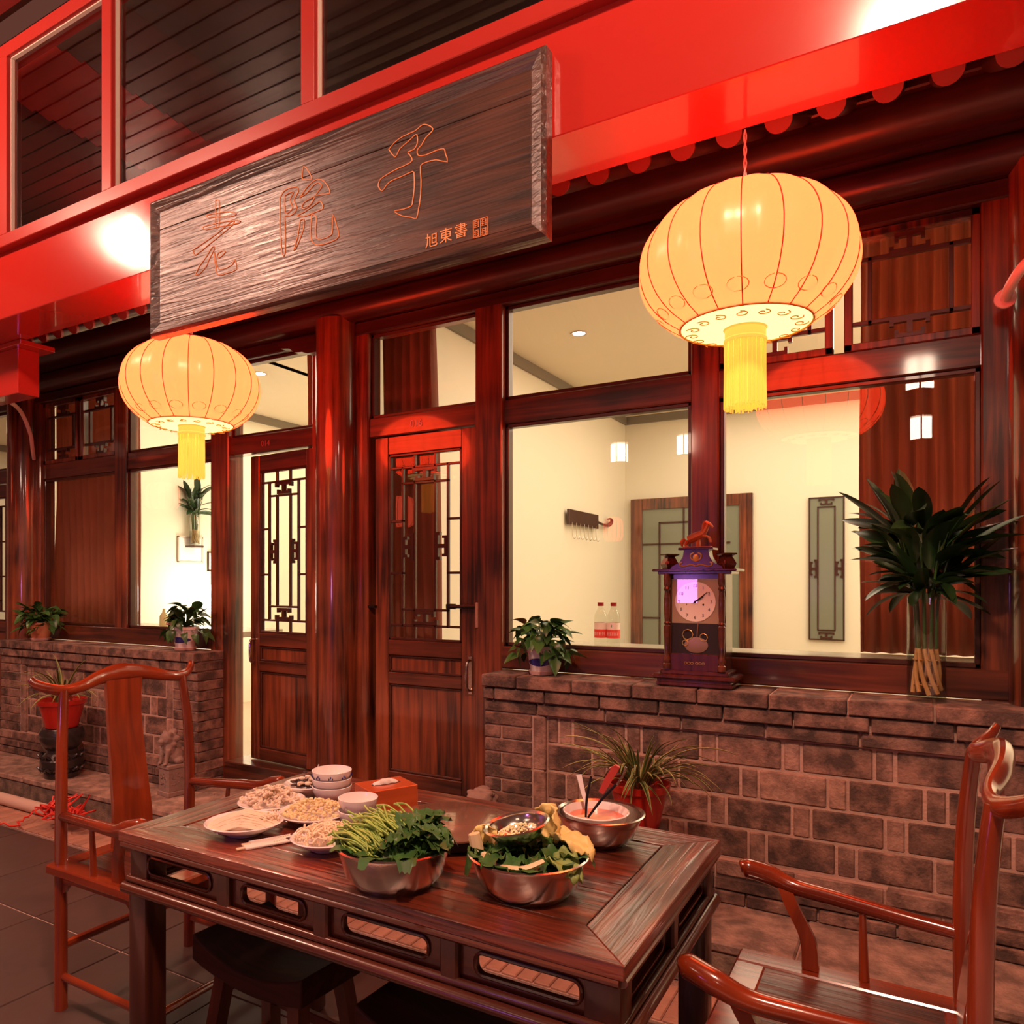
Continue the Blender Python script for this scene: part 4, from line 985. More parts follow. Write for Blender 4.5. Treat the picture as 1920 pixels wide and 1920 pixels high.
# greens bowl 1: stems to the left, leaves to the right/back
bm = bmesh.new(); ad = Vector((-.62, .30, 0)).normalized()
for k in range(210):
    off = random.uniform(-.085, .085); s = Vector((-ad.y, ad.x, 0)); h0 = .082 + random.uniform(0, .060) * (1 - (off / .10) ** 2)
    l = random.uniform(.105, .140); b = Vector((random.uniform(.0, .045), random.uniform(-.02, .02), h0 - .012))
    d_ = (ad + s * random.gauss(0, .22)).normalized(); tube(bm, [b + s * off, b + s * off + d_ * l * .35 + Vector((0, 0, random.uniform(.004, .018))), b + s * off + s * random.gauss(0, .004) + d_ * l * .7 + Vector((0, 0, random.uniform(.006, .020))), b + s * off * .95 + d_ * l + Vector((0, 0, random.uniform(-.006, .018)))], [.0018, .0022, .0022, .0030], 5, 3)
keep_in_bowl(bm, .125, .088, .088)
food('green_stems', 'bunch of pale green vegetable stems pointing left out of the steel bowl', bm, STEM, 'vegetables', loc=(*B1, ZT))
bm = bmesh.new()
for k in range(110):
    a = random.uniform(-1.3, 1.3) + .25; r0 = random.uniform(0, .06); c = (r0 * math.cos(a) + .030, r0 * math.sin(a), .075 + random.uniform(0, .050)); b = a + random.gauss(0, .8)
    leafpatch(bm, c, random.uniform(.045, .065), random.uniform(.045, .062), (math.cos(b), math.sin(b), random.uniform(-.2, .7)), (0, 0, 1), random.uniform(.2, .8), .3, 6, ruff=.16)
for k in range(14):
    c = (random.uniform(-.06, .03), -.065 + random.uniform(-.02, .02), .070); leafpatch(bm, c, .06, .035, (random.uniform(-.3, 1), random.uniform(-.6, .3), .1), (0, 0, 1), .3, .2)
keep_in_bowl(bm, .125, .088, .088)
food('spinach_leaves', 'dark green leaves filling the right side of the front steel bowl', bm, SPIN, 'vegetables', loc=(*B1, ZT))
bm = bmesh.new()
for k in range(80):
    a = random.uniform(0, 6.28); r0 = math.sqrt(random.random()) * .085; b = a + random.gauss(0, .6)
    leafpatch(bm, (r0 * math.cos(a), r0 * math.sin(a), .062 + random.uniform(0, .028)), random.uniform(.045, .062), random.uniform(.038, .055), (math.cos(b), math.sin(b), random.uniform(-.1, .4)), (0, 0, 1), random.uniform(.2, .8), .3, 6, ruff=.16)
keep_in_bowl(bm, .124, .088, .082)
food('leafy_greens', 'dark leafy greens under the small steel bowl', bm, SPIN, 'vegetables', loc=(*B2, ZT))
def cabbage(label, loc, L, W, d, up, m=CABB, curl=.5):
    """rounded crinkled leaf, ripples growing towards its margin"""
    bm = bmesh.new(); d = Vector(d).normalized(); s_ = d.cross(Vector(up)).normalized(); n_ = s_.cross(d).normalized(); G = []; ph = random.uniform(0, 6); nu, nv = 21, 15
    for i in range(nv + 1):
        t = i / nv; row = []
        for j in range(nu):
            u = (j / (nu - 1) - .5) * 2; wv = W * (.22 + .78 * math.sin(PI * min(1, .05 + t * .72)) ** .8); tip = L * t * (1 - .22 * u * u * t)
            e = max(abs(u), t) ** 2
            rp = e * W * (.085 * math.sin(u * 9 + ph + t * 4) + .06 * math.sin(t * 17 + u * 5 + ph) + .04 * math.sin(u * 21 - t * 13))
            row.append(bm.verts.new(d * tip + s_ * wv * u * .5 + n_ * (.22 * wv * abs(u) ** 1.5 - curl * L * t * t + rp)))
        G.append(row)
    for a, b in zip(G, G[1:]):
        for j in range(nu - 1): bm.faces.new((a[j], a[j + 1], b[j + 1], b[j]))
    o = obj('cabbage_leaf', bm, m, loc=loc, ang=80); md = o.modifiers.new('t', 'SOLIDIFY'); md.thickness = .0020
    return tag(o, label, 'vegetable', 'cabbage leaves in and around the steel bowl')
bx2, by2 = B2
cabbage('yellow ruffled cabbage leaf standing up between the small bowl and the broth bowl', (bx2 + .020, by2 + .080, ZT + .070), .095, .095, (.10, .25, .9), (-.6, -1, .3), CABB, -.25)
cabbage('yellow crinkled cabbage leaf drooping over the right rim of the greens bowl', (bx2 + .035, by2 + .055, ZT + .105), .095, .080, (.9, -.05, .05), (0, 0, 1), CABB, .30)
cabbage('pale yellow cabbage leaf poking out at the left of the small bowl', (bx2 - .085, by2 - .010, ZT + .070), .060, .065, (-.45, .15, .75), (.2, -1, .3), CABB, -.2)
cabbage('light green cabbage leaf hanging at the right rim of the greens bowl', (bx2 + .055, by2 - .01, ZT + .082), .080, .075, (.9, -.25, .02), (0, 0, 1), CABG, .35)
for k, (q, lab) in enumerate((((-.035, -.085), 'curved pale stalk lying along the front rim of the greens bowl'), ((-.105, -.035), 'short thick pale stalk at the left rim of the greens bowl'), ((-.075, -.06), 'green-tinged pale stalk lying left of the small bowl'))):
    bm = bmesh.new()
    if k == 0: tube(bm, [(0, 0, 0), (.03, -.012, .002), (.07, -.004, .004), (.10, .025, .016)], [.006, .008, .010, .007], 8, 4, flat=((0, 0, 1), .5))
    elif k == 1: tube(bm, [(0, 0, 0), (-.008, -.002, .035)], [.016, .013], 10)
    else: tube(bm, [(0, 0, 0), (.03, -.02, .006)], [.010, .008], 8)
    o = obj('cabbage_stalk', bm, plain('pale_stalk', (.80, .62, .36), .45) if 'pale_stalk' not in bpy.data.materials else bpy.data.materials['pale_stalk'], loc=(bx2 + q[0], by2 + q[1], ZT + .078)); tag(o, lab, 'vegetable', 'cabbage stalks in the greens bowl')
sb = steelbowl('small tilted steel bowl of chopped garlic on top of the greens', bx2 - .022, by2 + .004, ZT + .100, .066, .030, .040, (R(7), R(-9), 0))
bm = bmesh.new()
for k in range(170):
    rr = math.sqrt(random.random()) * .044; a = random.uniform(0, 6.28); blob(bm, (rr * math.cos(a), rr * math.sin(a), .022 + .013 * (1 - (rr / .046) ** 2) * random.uniform(.4, 1)), random.uniform(.002, .0038), 1, (1, .7, .7))
g_ = food('chopped_garlic', 'chopped pale yellow garlic in the small steel bowl', bm, GARL); g_.location = sb.location; g_.rotation_euler = sb.rotation_euler
# broth
B3 = (-.690, 1.818); steelbowl('wide steel bowl holding a white bowl of red broth, farthest right on the table', *B3, ZT, .106, .058, .078)
t = thing('soup_bowl', 'white bowl of red broth set inside the wide steel bowl', 'bowl', (B3[0] - .012, B3[1] + .004, ZT + .006))
bm = bmesh.new(); lathe(bm, [(0, 0), (.05, 0), (.070, .03), (.080, .062), (.084, .071), (.081, .073), (.076, .062), (.066, .032), (.046, .006), (0, .006)], 44); obj('body', bm, PORC, t)
bm = bmesh.new(); lathe(bm, [(0, .055), (.0735, .055), (.070, .047), (0, .047)], 40); b_ = obj('red_broth', bm, BROTH, loc=(B3[0] - .012, B3[1] + .004, ZT + .006)); tag(b_, 'red oily broth filling the white bowl', 'broth', kind='stuff')
c0 = Vector((B3[0] - .02, B3[1] - .01, ZT + .064))
t = thing('tongs', 'steel tongs with a red plastic grip standing in the broth', 'tongs', c0)
for k, (a, b) in enumerate((((-.010, -.012, 0), (-.004, .01, .10)), ((-.004, -.012, 0), (.062, .012, .088)))):
    bm = bmesh.new(); tube(bm, [a, ((a[0] + b[0]) / 2 - .004, (a[1] + b[1]) / 2, (a[2] + b[2]) / 2), b], [.003, .004, .0035], 6, 3, flat=((0, 1, 0), .5)); obj('arm', bm, BLACK, t)
bm = bmesh.new(); ribbon(bm, [(.022, .012, .062), (.040, .014, .096), (.058, .016, .126), (.066, .016, .134)], [.014, .018, .018, .010], .008, (1, .2, -.6), 4); obj('grip', bm, plain('red_grip_plastic', (.55, .06, .05), .35), t)
bm = bmesh.new(); tube(bm, [(.062, .014, .085), (.078, .016, .110), (.086, .016, .134)], .0035, 6, 3); tube(bm, [(.06, .016, .13), (.045, .016, .125), (.028, .016, .10)], .003, 6, 3); obj('spring_wire', bm, STEEL, t)
t = thing('soup_spoon', 'white plastic spoon handle standing in the broth bowl', 'spoon', c0 + Vector((-.04, .045, .012)))
bm = bmesh.new(); ribbon(bm, [(.01, 0, 0), (-.002, .006, .03), (-.018, .014, .075)], [.010, .011, .014], .004, (1, .5, .2), 3); obj('handle', bm, PORC, t)

# ------------------------------------------------------------------ plants
def leafmesh(name, L, W, m, curl, fold, tip=1.0, n=9, heart=False):
    bm = bmesh.new(); G = []
    for i in range(n + 1):
        t = i / n
        if heart: wv = W * (math.sin(PI * (t ** .62)) ** .8) * (1 - .15 * t)
        else: wv = W * (4 * (t + .03) * (1.0 - t)) ** .75
        wv = max(wv, .0008); z = -curl * L * t * t; row = []
        for u in (-1, -.5, 0, .5, 1): row.append(bm.verts.new((L * t * (1 - .25 * curl * t), u * wv / 2, z + abs(u) * fold * wv)))
        G.append(row)
    for a, b in zip(G, G[1:]):
        for j in range(4): bm.faces.new((a[j], b[j], b[j + 1], a[j + 1]))
    return mesh(name, bm, m, 80)
POTH = [leafmesh('leaf', L, W, m, c, .16, heart=True) for L, W, m, c in ((.085, .060, LEAFM, .35), (.075, .055, LEAFM, .6), (.095, .062, LEAFM, .2), (.070, .050, LEAFM, .9), (.080, .055, LEAFB, .7))]
def pot_body(t, r, h, m, saucer=True, band=None, rim=True):
    bm = bmesh.new(); lathe(bm, [(0, .010), (r * .66, .010), (r * .70, .014), (r * .93, h * .86), (r, h * .88), (r * 1.0, h), (r * .93, h), (r * .90, h * .9), (0, h * .9)], 36); po_ = obj('pot', bm, m, t)
    bm = bmesh.new(); lathe(bm, [(0, h * .905), (r * .90, h * .905), (r * .9, h * .85), (0, h * .85)], 24); obj('soil', bm, TERR, po_)
    if saucer:
        bm = bmesh.new(); lathe(bm, [(0, 0), (r * .72, 0), (r * .84, .018), (r * .80, .019), (r * .68, .006), (0, .006)], 32); obj('saucer', bm, band or m, t)
def pothos(label, loc, r=.074, h=.135, m=PORC, saucer=PINKC, blue=True, n=34, seed=1, spread=1.0, red=0):
    rnd = random.Random(seed); t = thing('potted_pothos', label, 'potted plant', loc, 0, 'pots of trailing leaves on the window ledges')
    pot_body(t, r, h, m, True, saucer)
    if blue:
        bm = bmesh.new(); k = 20
        # painted blue landscape band, front half
        G = []
        for i in range(k + 1):
            a = R(-140 + 130 * i / k); w_ = .018 * math.sin(PI * i / k) ** .7 + .001; zc = h * .45
            row = []
            for s in (-1, 1):
                z = zc + s * w_; rr = r * (.70 + .23 * (z - .014) / (h * .86 - .014)) + .0012; row.append(bm.verts.new((rr * math.cos(a), rr * math.sin(a), z)))
            G.append(row)
        for a, b in zip(G, G[1:]): bm.faces.new((a[0], b[0], b[1], a[1]))
        obj('blue_painting', bm, BLUE, t)
    for k in range(n):
        a = rnd.uniform(0, 2 * PI); el = rnd.uniform(-.25, 1.15); R0 = rnd.uniform(.03, .085) * spread
        p = Vector((R0 * math.cos(a) * math.cos(el * .7), R0 * math.sin(a) * math.cos(el * .7) * .8, h + .015 + .085 * max(0, el) + rnd.uniform(-.01, .02)))
        if el < 0: p = Vector(((r + .02) * math.cos(a) * spread, (r + .02) * math.sin(a) * .8, h - .02 + rnd.uniform(-.03, .01)))
        b = bmesh.new(); tube(b, [(0, 0, h * .88), (p.x * .5, p.y * .5, (p.z + h) / 2 + .012), p], .0014, 5, 3); obj('stalk', b, LEAFM, t)
        me = POTH[4] if k < red else POTH[rnd.randrange(4)]
        o = obj('leaf', me, parent=t, loc=p); s = rnd.uniform(.75, 1.15); o.scale = (s, s, s); o.rotation_euler = (rnd.uniform(-.5, .5), rnd.uniform(-.5, .9) - el * .5, a + rnd.uniform(-.5, .5))
    return t
pothos('pothos in a blue and white porcelain pot at the left end of the right-hand ledge', (-1.515, 3.225, 1.03), n=95, seed=5, spread=1.4, red=1)
pothos('small leafy plant with a pink bloom in a porcelain pot on the left-hand ledge', (-4.03, 3.225, 1.03), r=.086, h=.150, n=95, seed=8, red=2, spread=1.35)
tpf = [o for o in C.objects if o.get('label', '').startswith('small leafy plant')][0]
bm = bmesh.new()
for q in range(9): a = q * .7; blob(bm, (.010 * math.cos(a), .010 * math.sin(a), .004 * (q % 3)), .010, 1, (1, 1, .5))
obj('blossom', bm, plain('pink_petal', (.85, .40, .32), .6), tpf, loc=(-.085, -.06, .165))
pothos('dark leafy plant in a plain orange pot at the left end of the left-hand ledge', (-5.66, 3.225, 1.03), r=.085, h=.135, m=plain('orange_clay_pot', (.62, .25, .12), .5), saucer=PINKC, blue=False, n=95, seed=3, spread=1.9)
# lily in glass vase
LILY = [leafmesh('leaf', L, W, LEAFD, c, .12) for L, W, c in ((.26, .082, .15), (.24, .078, .35), (.29, .074, .08), (.20, .078, .5))]
def lilyvase(label, loc, sc=1, seed=2, n=95, name='lily_vase'):
    rnd = random.Random(seed); t = thing(name, label, 'vase', loc); t.scale = (sc, sc, sc)
    bm = bmesh.new(); lathe(bm, [(0, 0), (.062, 0), (.063, .003), (.063, .385), (.0600, .385), (.0600, .014), (0, .014)], 48); obj('vase', bm, VASEG, t)
    bm = bmesh.new(); lathe(bm, [(0, .015), (.0595, .015), (.0595, .175), (0, .175)], 40); obj('water', bm, glassy('vase_water', (.95, .96, .92), 1.33) if 'vase_water' not in bpy.data.materials else bpy.data.materials['vase_water'], t)
    cane = plain('pale_cane', (.62, .36, .14), .5, var=.3, vscale=30) if 'pale_cane' not in bpy.data.materials else bpy.data.materials['pale_cane']
    for q in range(9):
        a = q * 2 * PI / 9 + .3; r0 = .046; r1 = .030 + .012 * rnd.random(); dz = rnd.uniform(.0, .02)
        bm = bmesh.new(); pts = [(r0 * math.cos(a + 1.1), r0 * math.sin(a + 1.1), .022 + dz), (r1 * math.cos(a + .5), r1 * math.sin(a + .5), .10), (r1 * .8 * math.cos(a), r1 * .8 * math.sin(a), .19)]
        tube(bm, pts, [.0075, .0075, .0065], 8, 3)
        for z_ in (.06, .10, .15): blob(bm, Vector(pts[1]) * 1 + Vector((0, 0, z_ - .10)), .009, 1, (1, 1, .25))
        obj('cane', bm, cane, t)
        bm = bmesh.new(); tube(bm, [pts[2], (.035 * math.cos(a), .035 * math.sin(a), .30), (.045 * math.cos(a), .045 * math.sin(a), .40), (.09 * math.cos(a), .09 * math.sin(a), .58)], [.006, .005, .005, .003], 6, 3); obj('stem', bm, LEAFM, t)
    for k in range(n):
        a = rnd.uniform(0, 2 * PI); f_ = rnd.random(); z = .37 + .27 * f_; r0 = .03 + .06 * f_
        me = LILY[rnd.randrange(4)]; o = obj('leaf', me, parent=t, loc=(r0 * math.cos(a), r0 * math.sin(a), z))
        s = rnd.uniform(.7, 1.08); o.scale = (s, s * rnd.uniform(.8, 1.2), s); el = rnd.uniform(.25, 1.45) if f_ > .3 else rnd.uniform(.0, 1.2)
        o.rotation_euler = (rnd.uniform(-.7, .7), -el, a + rnd.uniform(-.3, .3))
    for k in range(n // 4):
        a = rnd.uniform(0, 2 * PI); me = LILY[rnd.randrange(4)]; s = rnd.uniform(.55, .85)
        o = obj('leaf', me, parent=t, loc=(.045 * math.cos(a), .045 * math.sin(a), rnd.uniform(.38, .46))); o.scale = (s, s, s)
        o.rotation_euler = (rnd.uniform(-.6, .6), rnd.uniform(-.9, .35), a)
    return t
lilyvase('tall glass vase of dark-leaved lily canes at the right end of the right-hand ledge', (.036, 3.22, 1.03))
lv = lilyvase('small leafy vase on the wall behind the left-hand window', (-6.12, 5.01, 1.83), .82, 9, 36, 'wall_vase')
# spider plants on black stands
SPI = []
for L, c in ((.30, .55), (.26, .95), (.34, .8), (.22, .25)):
    for w_ in (.010,):
        bm = bmesh.new(); G = []
        for i in range(13):
            t_ = i / 12; el = 1.15 - c * 2.1 * t_; 
            if i == 0: p = Vector((0, 0, 0))
            else: p = p + Vector((math.cos(el), 0, math.sin(el))) * L / 12
            wv = w_ * (1 - t_ ** 3) ** .8 + .0006
            G.append([bm.verts.new(p + Vector((0, u * wv / 2, abs(u) * .0025))) for u in (-1, -.62, 0, .62, 1)])
        for a, b in zip(G, G[1:]):
            for j in range(4): f = bm.faces.new((a[j], b[j], b[j + 1], a[j + 1])); f.material_index = 1 if j in (0, 3) else 0
        me = mesh('blade', bm, BLADE, 80); me.materials.append(BLADE2); SPI.append(me)
def spider(label, loc, r, h, n, seed, sc=1.0):
    rnd = random.Random(seed); t = thing('spider_plant', label, 'potted plant', loc)
    bm = bmesh.new(); lathe(bm, [(0, 0), (r * .62, 0), (r * .66, .004), (r * .92, h * .82), (r * 1.0, h * .85), (r * 1.04, h), (r * .97, h), (r * .9, h * .85), (0, h * .85)], 40); obj('pot', bm, REDPOT, t)
    for k in range(n):
        a = rnd.uniform(0, 2 * PI); o = obj('blade', SPI[rnd.randrange(4)], parent=t, loc=(rnd.uniform(0, .04) * math.cos(a), rnd.uniform(0, .04) * math.sin(a), h * .84)); s = rnd.uniform(.7, 1.2) * sc
        if math.sin(a) > .25: s *= 1 - .42 * (math.sin(a) - .25) / .75
        o.scale = (s, s * 1.2, s); o.rotation_euler = (rnd.uniform(-.25, .25), rnd.uniform(-.50, .20), a)
    return t
def plantstand(label, loc, r, h):
    t = thing('plant_stand', label, 'stand', loc)
    m = plain('black_glazed_ceramic', (.022, .018, .018), .3, coat=.5, bump=.6, bscale=35) if 'black_glazed_ceramic' not in bpy.data.materials else bpy.data.materials['black_glazed_ceramic']
    bm = bmesh.new(); lathe(bm, [(0, 0), (r * .78, 0), (r * .80, h * .10), (r * .74, h * .13), (r * .95, h * .22), (r * .98, h * .36), (r * .85, h * .44), (r * .70, h * .50), (r * .68, h * .56), (r * .86, h * .64), (r, h * .78), (r * .99, h * .92), (r * .88, h), (0, h)], 36); obj('body', bm, m, t)
    bm = bmesh.new()
    for q in range(14):
        a = q * 2 * PI / 14
        for z_ in (.16, .42): tube(bm, [(r * .93 * math.cos(a), r * .93 * math.sin(a), h * z_), (r * 1.03 * math.cos(a + .12), r * 1.03 * math.sin(a + .12), h * (z_ + .06)), (r * .9 * math.cos(a + .25), r * .9 * math.sin(a + .25), h * z_)], .008, 6, 3)
    obj('carved_band', bm, m, t)['kind'] = 'stuff'
plantstand('black carved ceramic stand below the spider plant on the left', (-4.87, 2.915, .18), .135, .325)
spider('spider plant in a red pot on a black stand by the left-hand brick wall', (-4.87, 2.915, .505), .148, .185, 60, 4, 1.1)
t_ = plantstand('black ceramic stand hidden behind the table below the right spider plant', (-.935, 2.89, .18), .12, .325)
spider('spider plant in a red pot behind the table by the right-hand brick wall', (-.935, 2.89, .505), .118, .172, 110, 6, 1.05)

# ------------------------------------------------------------------ mantel clock
CLW = wood('dark_clock_wood', (.035, .008, .006), (.12, .022, .012), 'Z', .25, .6)
ck = thing('mantel_clock', 'ornate dark wooden pendulum clock with a small horse on top, on the right-hand ledge', 'clock', (-.785, 3.215, 1.03), 0)
bm = bmesh.new(); bx(bm, -.155, .155, -.085, .08, 0, .020, .005); bx(bm, -.168, .168, -.098, .09, .030, .050, .006); bx(bm, -.15, .15, -.085, .08, .018, .032); bx(bm, -.14, .14, -.08, .08, .048, .066, .004); obj('plinth', bm, CLW, ck)
bm = bmesh.new(); bx(bm, -.125, .125, -.045, .07, .064, .48, .002)
for q in ((-.125, -.098), (.098, .125)): bx(bm, q[0], q[1], -.062, -.04, .064, .48, .002)
bx(bm, -.10, .10, -.062, -.04, .064, .135, .003); cs_ = obj('case', bm, CLW, ck)
bm = bmesh.new(); bx(bm, -.172, .172, -.085, .085, .478, .488, .003); bx(bm, -.150, .150, -.075, .08, .466, .480, .003); obj('cornice', bm, CLW, ck)
bm = bmesh.new(); prism(bm, [(-.11, .488), (.11, .488), (.10, .50), (.07, .515), (.055, .54), (.05, .57), (-.05, .57), (-.055, .54), (-.07, .515), (-.10, .50)], -.035, .03, 'XZ'); bx(bm, -.072, .072, -.05, .045, .568, .578, .003); pe_ = obj('pediment', bm, CLW, ck)
for s in (-1, 1):
    bm = bmesh.new(); lathe(bm, [(0, .488), (.030, .488), (.040, .51), (.026, .535), (.022, .54), (.042, .548), (.042, .553), (0, .553)], 4, (s * .118, -.01, 0)); obj('finial', bm, CLW, ck, smooth=False)
    bm = bmesh.new(); lathe(bm, [(0, .07), (.016, .07), (.016, .09), (.011, .095), (.015, .11), (.010, .125), (.013, .20), (.0145, .25), (.010, .255), (.015, .262), (.010, .27), (.013, .30), (.014, .36), (.010, .395), (.016, .405), (.011, .415), (.016, .43), (.013, .47), (0, .47)], 16, (s * .112, -.072, 0)); obj('column', bm, WH, ck)
bm = bmesh.new(); bx(bm, -.096, .096, -.052, -.050, .135, .445); obj('pane', bm, GLASS, cs_, smooth=False)
bm = bmesh.new(); bx(bm, -.098, .098, -.0475, -.045, .13, .447); obj('back_panel', bm, plain('dark_clock_back', (.02, .008, .008), .5), cs_)
DIAL = plain('cream_clock_dial', (.90, .80, .70), .35)
bm = bmesh.new(); bx(bm, -.097, .097, -.0485, -.047, .262, .447); obj('corner_plate', bm, plain('pale_gilt_plate', (.50, .34, .18), .4, metal=.3), ck)
bm = bmesh.new(); lathe(bm, [(0, 0), (.083, 0), (.083, .003), (0, .003)], 48); dl = obj('dial', bm, DIAL, ck, loc=(0, -.0485, .352), rot=(PI / 2, 0, 0)); dfr = dl
HK = plain('black_hand', (.03, .02, .02), .4)
for k in range(1, 13):
    a = R(90 - 30 * k); text(ck, str(k), (.066 * math.cos(a), -.0521, .352 + .066 * math.sin(a) - .006), .019, HK, name='numeral', ext=.0003)
bm = bmesh.new(); tube(bm, [(-.006, -.0535, .346), (.050, -.0535, .392)], [.0030, .0012], 6); tube(bm, [(0, -.0545, .352), (.034, -.0545, .374)], [.0035, .002], 6); blob(bm, (0, -.0535, .352), .006, 2, (1, .3, 1)); obj('hands', bm, HK, ck)
bm = bmesh.new(); blob(bm, (.034, -.0518, .340), .0045, 2, (1, .3, 1)); blob(bm, (-.034, -.0518, .340), .0035, 2, (1, .3, 1)); obj('winding_hole', bm, HK, ck)
bm = bmesh.new(); tube(bm, [(.012, -.0495, .265), (.006, -.0495, .19)], .002, 6); lathe(bm, [(0, 0), (.040, 0), (.044, .002), (.040, .004), (0, .005)], 28, (0, 0, 0))
for v in bm.verts:
    if abs(v.co.y) < .046 and v.co.z < .01: v.co = Vector((v.co.x * 1.1 + .004, -.0500 - v.co.z * .3, .172 + v.co.y * .75))
obj('pendulum', bm, plain('brass_pendulum', (.42, .25, .16), .35, metal=.6), ck)
bm = bmesh.new()
for (x, z, r_) in ((-.03, .215, .022), (.035, .205, .016), (-.04, .18, .012)): tube(bm, [(x + r_ * math.cos(k * PI / 4), -.0535, z + r_ * math.sin(k * PI / 4)) for k in range(9)], .0015, 5)
for s in (-1, 1):
    for k in range(3): tube(bm, [(s * (.012 + k * .014), -.064, .085 + .006 * math.cos(q)) if False else (s * (.010 + k * .013) + .006 * math.cos(q * 1.0), -.0635, .097 + .005 * math.sin(q * 1.0)) for q in range(7)], .0012, 4)
obj('gilt_tracery', bm, GOLD, ck)
bm = bmesh.new()
for s in (-1, 1):
    tube(bm, [(0, -.038, .500), (s * .02, -.038, .506), (s * .045, -.038, .500), (s * .062, -.038, .502), (s * .066, -.038, .512), (s * .056, -.038, .516)], .0035, 6, 4); tube(bm, [(0, -.038, .520), (s * .018, -.038, .53), (s * .022, -.038, .548), (s * .008, -.038, .556)], .003, 6, 4)
blob(bm, (0, -.037, .535), .013, 2, (1, .3, 1.2)); obj('gilt_crest', bm, GOLD, pe_)
bm = bmesh.new()
for s in (-1, 1):
    blob(bm, (s * .118, -.045, .515), .010, 1, (1, .3, 1))
obj('rosette', bm, plain('red_rosette', (.30, .04, .02), .5), ck)
# rearing horse figure
bm = bmesh.new(); HM = plain('orange_bronze', (.48, .13, .04), .35, metal=.4, bump=.6, bscale=80)
tube(bm, [(-.040, 0, .612), (-.015, 0, .622), (.020, 0, .636)], [.018, .020, .016], 10, 4)
tube(bm, [(.018, 0, .636), (.034, 0, .662), (.040, 0, .680)], [.015, .011, .009], 10, 3)
tube(bm, [(.030, 0, .684), (.046, 0, .676), (.060, 0, .662)], [.009, .008, .005], 8, 3)
for y_ in (-.010, .010):
    tube(bm, [(-.042, y_, .608), (-.050, y_, .592), (-.044, y_, .578)], [.010, .006, .006], 7, 3); tube(bm, [(.022, y_, .628), (.044, y_, .620), (.050, y_, .600)], [.008, .005, .004], 7, 3)
tube(bm, [(-.055, 0, .616), (-.068, 0, .604), (-.066, 0, .584)], [.007, .009, .004], 7, 3); tube(bm, [(.022, 0, .65), (.024, .0, .672), (.030, 0, .690)], [.008, .010, .005], 6, 3)
bx(bm, -.060, .055, -.022, .022, .577, .583); tube(bm, [(.0, 0, .58), (.0, 0, .615)], .010, 8)
obj('horse_figure', bm, HM, ck)
# bottles on the inner sill
for k, (x, lab) in enumerate(((-1.363, 'left of the two red-labelled water bottles behind the right-hand window'), (-1.295, 'right of the two red-labelled water bottles behind the right-hand window'))):
    t = thing('water_bottle', lab, 'bottle', (x, 3.60, 1.14), 0, 'water bottles on the inner sill')
    bm = bmesh.new(); lathe(bm, [(0, .003), (.026, 0), (.032, .006), (.032, .14), (.030, .16), (.014, .195), (.012, .20), (.012, .212), (0, .212)], 28); obj('bottle', bm, glassy('bottle_plastic', (.93, .93, .90), 1.35) if 'bottle_plastic' not in bpy.data.materials else bpy.data.materials['bottle_plastic'], t)
    bm = bmesh.new(); lathe(bm, [(.0125, .204), (.0155, .204), (.0155, .222), (0, .222)], 20); obj('cap', bm, REDM, t)
    bm = bmesh.new(); lathe(bm, [(.0325, .045), (.0328, .045), (.0328, .088), (.0325, .088)], 28, close=True); lb_ = obj('label', bm, plain('red_bottle_label', (.75, .06, .04), .4) if 'red_bottle_label' not in bpy.data.materials else bpy.data.materials['red_bottle_label'], t)
    bm = bmesh.new(); lathe(bm, [(.0325, .088), (.0327, .088), (.0327, .122), (.0325, .122)], 28, close=True); obj('label_top', bm, plain('pale_bottle_label', (.85, .75, .68), .4) if 'pale_bottle_label' not in bpy.data.materials else bpy.data.materials['pale_bottle_label'], t)
    for q in range(-2, 3): bm = bmesh.new(); a = R(-90 + q * 17 - 8); 
    bm = bmesh.new()
    for q in range(-3, 4):
        a = R(-82 + q * 15); c = Vector((.0335 * math.cos(a), .0335 * math.sin(a), .066)); s_ = Vector((-math.sin(a), math.cos(a), 0)) * .0028
        for dz in (-.007, 0, .007): tube(bm, [c - s_ + Vector((0, 0, dz)), c + s_ + Vector((0, 0, dz))], .0007, 4)
        tube(bm, [c + Vector((0, 0, -.008)), c + Vector((0, 0, .008))], .0007, 4)
    obj('lettering', bm, PORC, lb_)
    if k: 
        bm = bmesh.new(); a = R(-88); c = Vector((.0335 * math.cos(a), .0335 * math.sin(a), .106)); blob(bm, c, .0065, 1, (1, .25, 1.3)); obj('emblem', bm, LEAFM, t)

# ------------------------------------------------------------------ inside the rooms
def curtain(label, x0, x1, y, z0, z1, folds, amp=.03, flare=0):
    bm = bmesh.new(); n = folds * 8; G = []
    for i in range(n + 1):
        t = i / n; row = []
        for k in range(9):
            f_ = k / 8; z = z1 + (z0 - z1) * f_; ww = 1 + flare * f_; x = x0 + (x1 - x0) * t * ww
            row.append(bm.verts.new((x + .004 * math.sin(i + k), y + amp * math.sin(2 * PI * folds * t + .5 * math.sin(k * .6)) * (1 + .25 * math.sin(i * .7 + k * .3)), z)))
        G.append(row)
    for a, b in zip(G, G[1:]):
        for k in range(8): bm.faces.new((a[k], b[k], b[k + 1], a[k + 1]))
    o = obj('curtain', bm, CURT, ang=80); tag(o, label, 'curtain'); o.modifiers.new('s', 'SOLIDIFY').thickness = .003; return o
curtain('brown curtain drawn to the right behind the clock-and-vase window', -.22, .34, 3.93, 1.14, 3.2, 8)
curtain('brown curtain behind the right-hand door glass', -2.74, -2.36, 3.60, .19, 3.1, 6, .03, .18)
curtain('brown curtain at the upper right behind the left-hand door', -3.36, -3.05, 3.62, .19, 3.1, 5, .03)
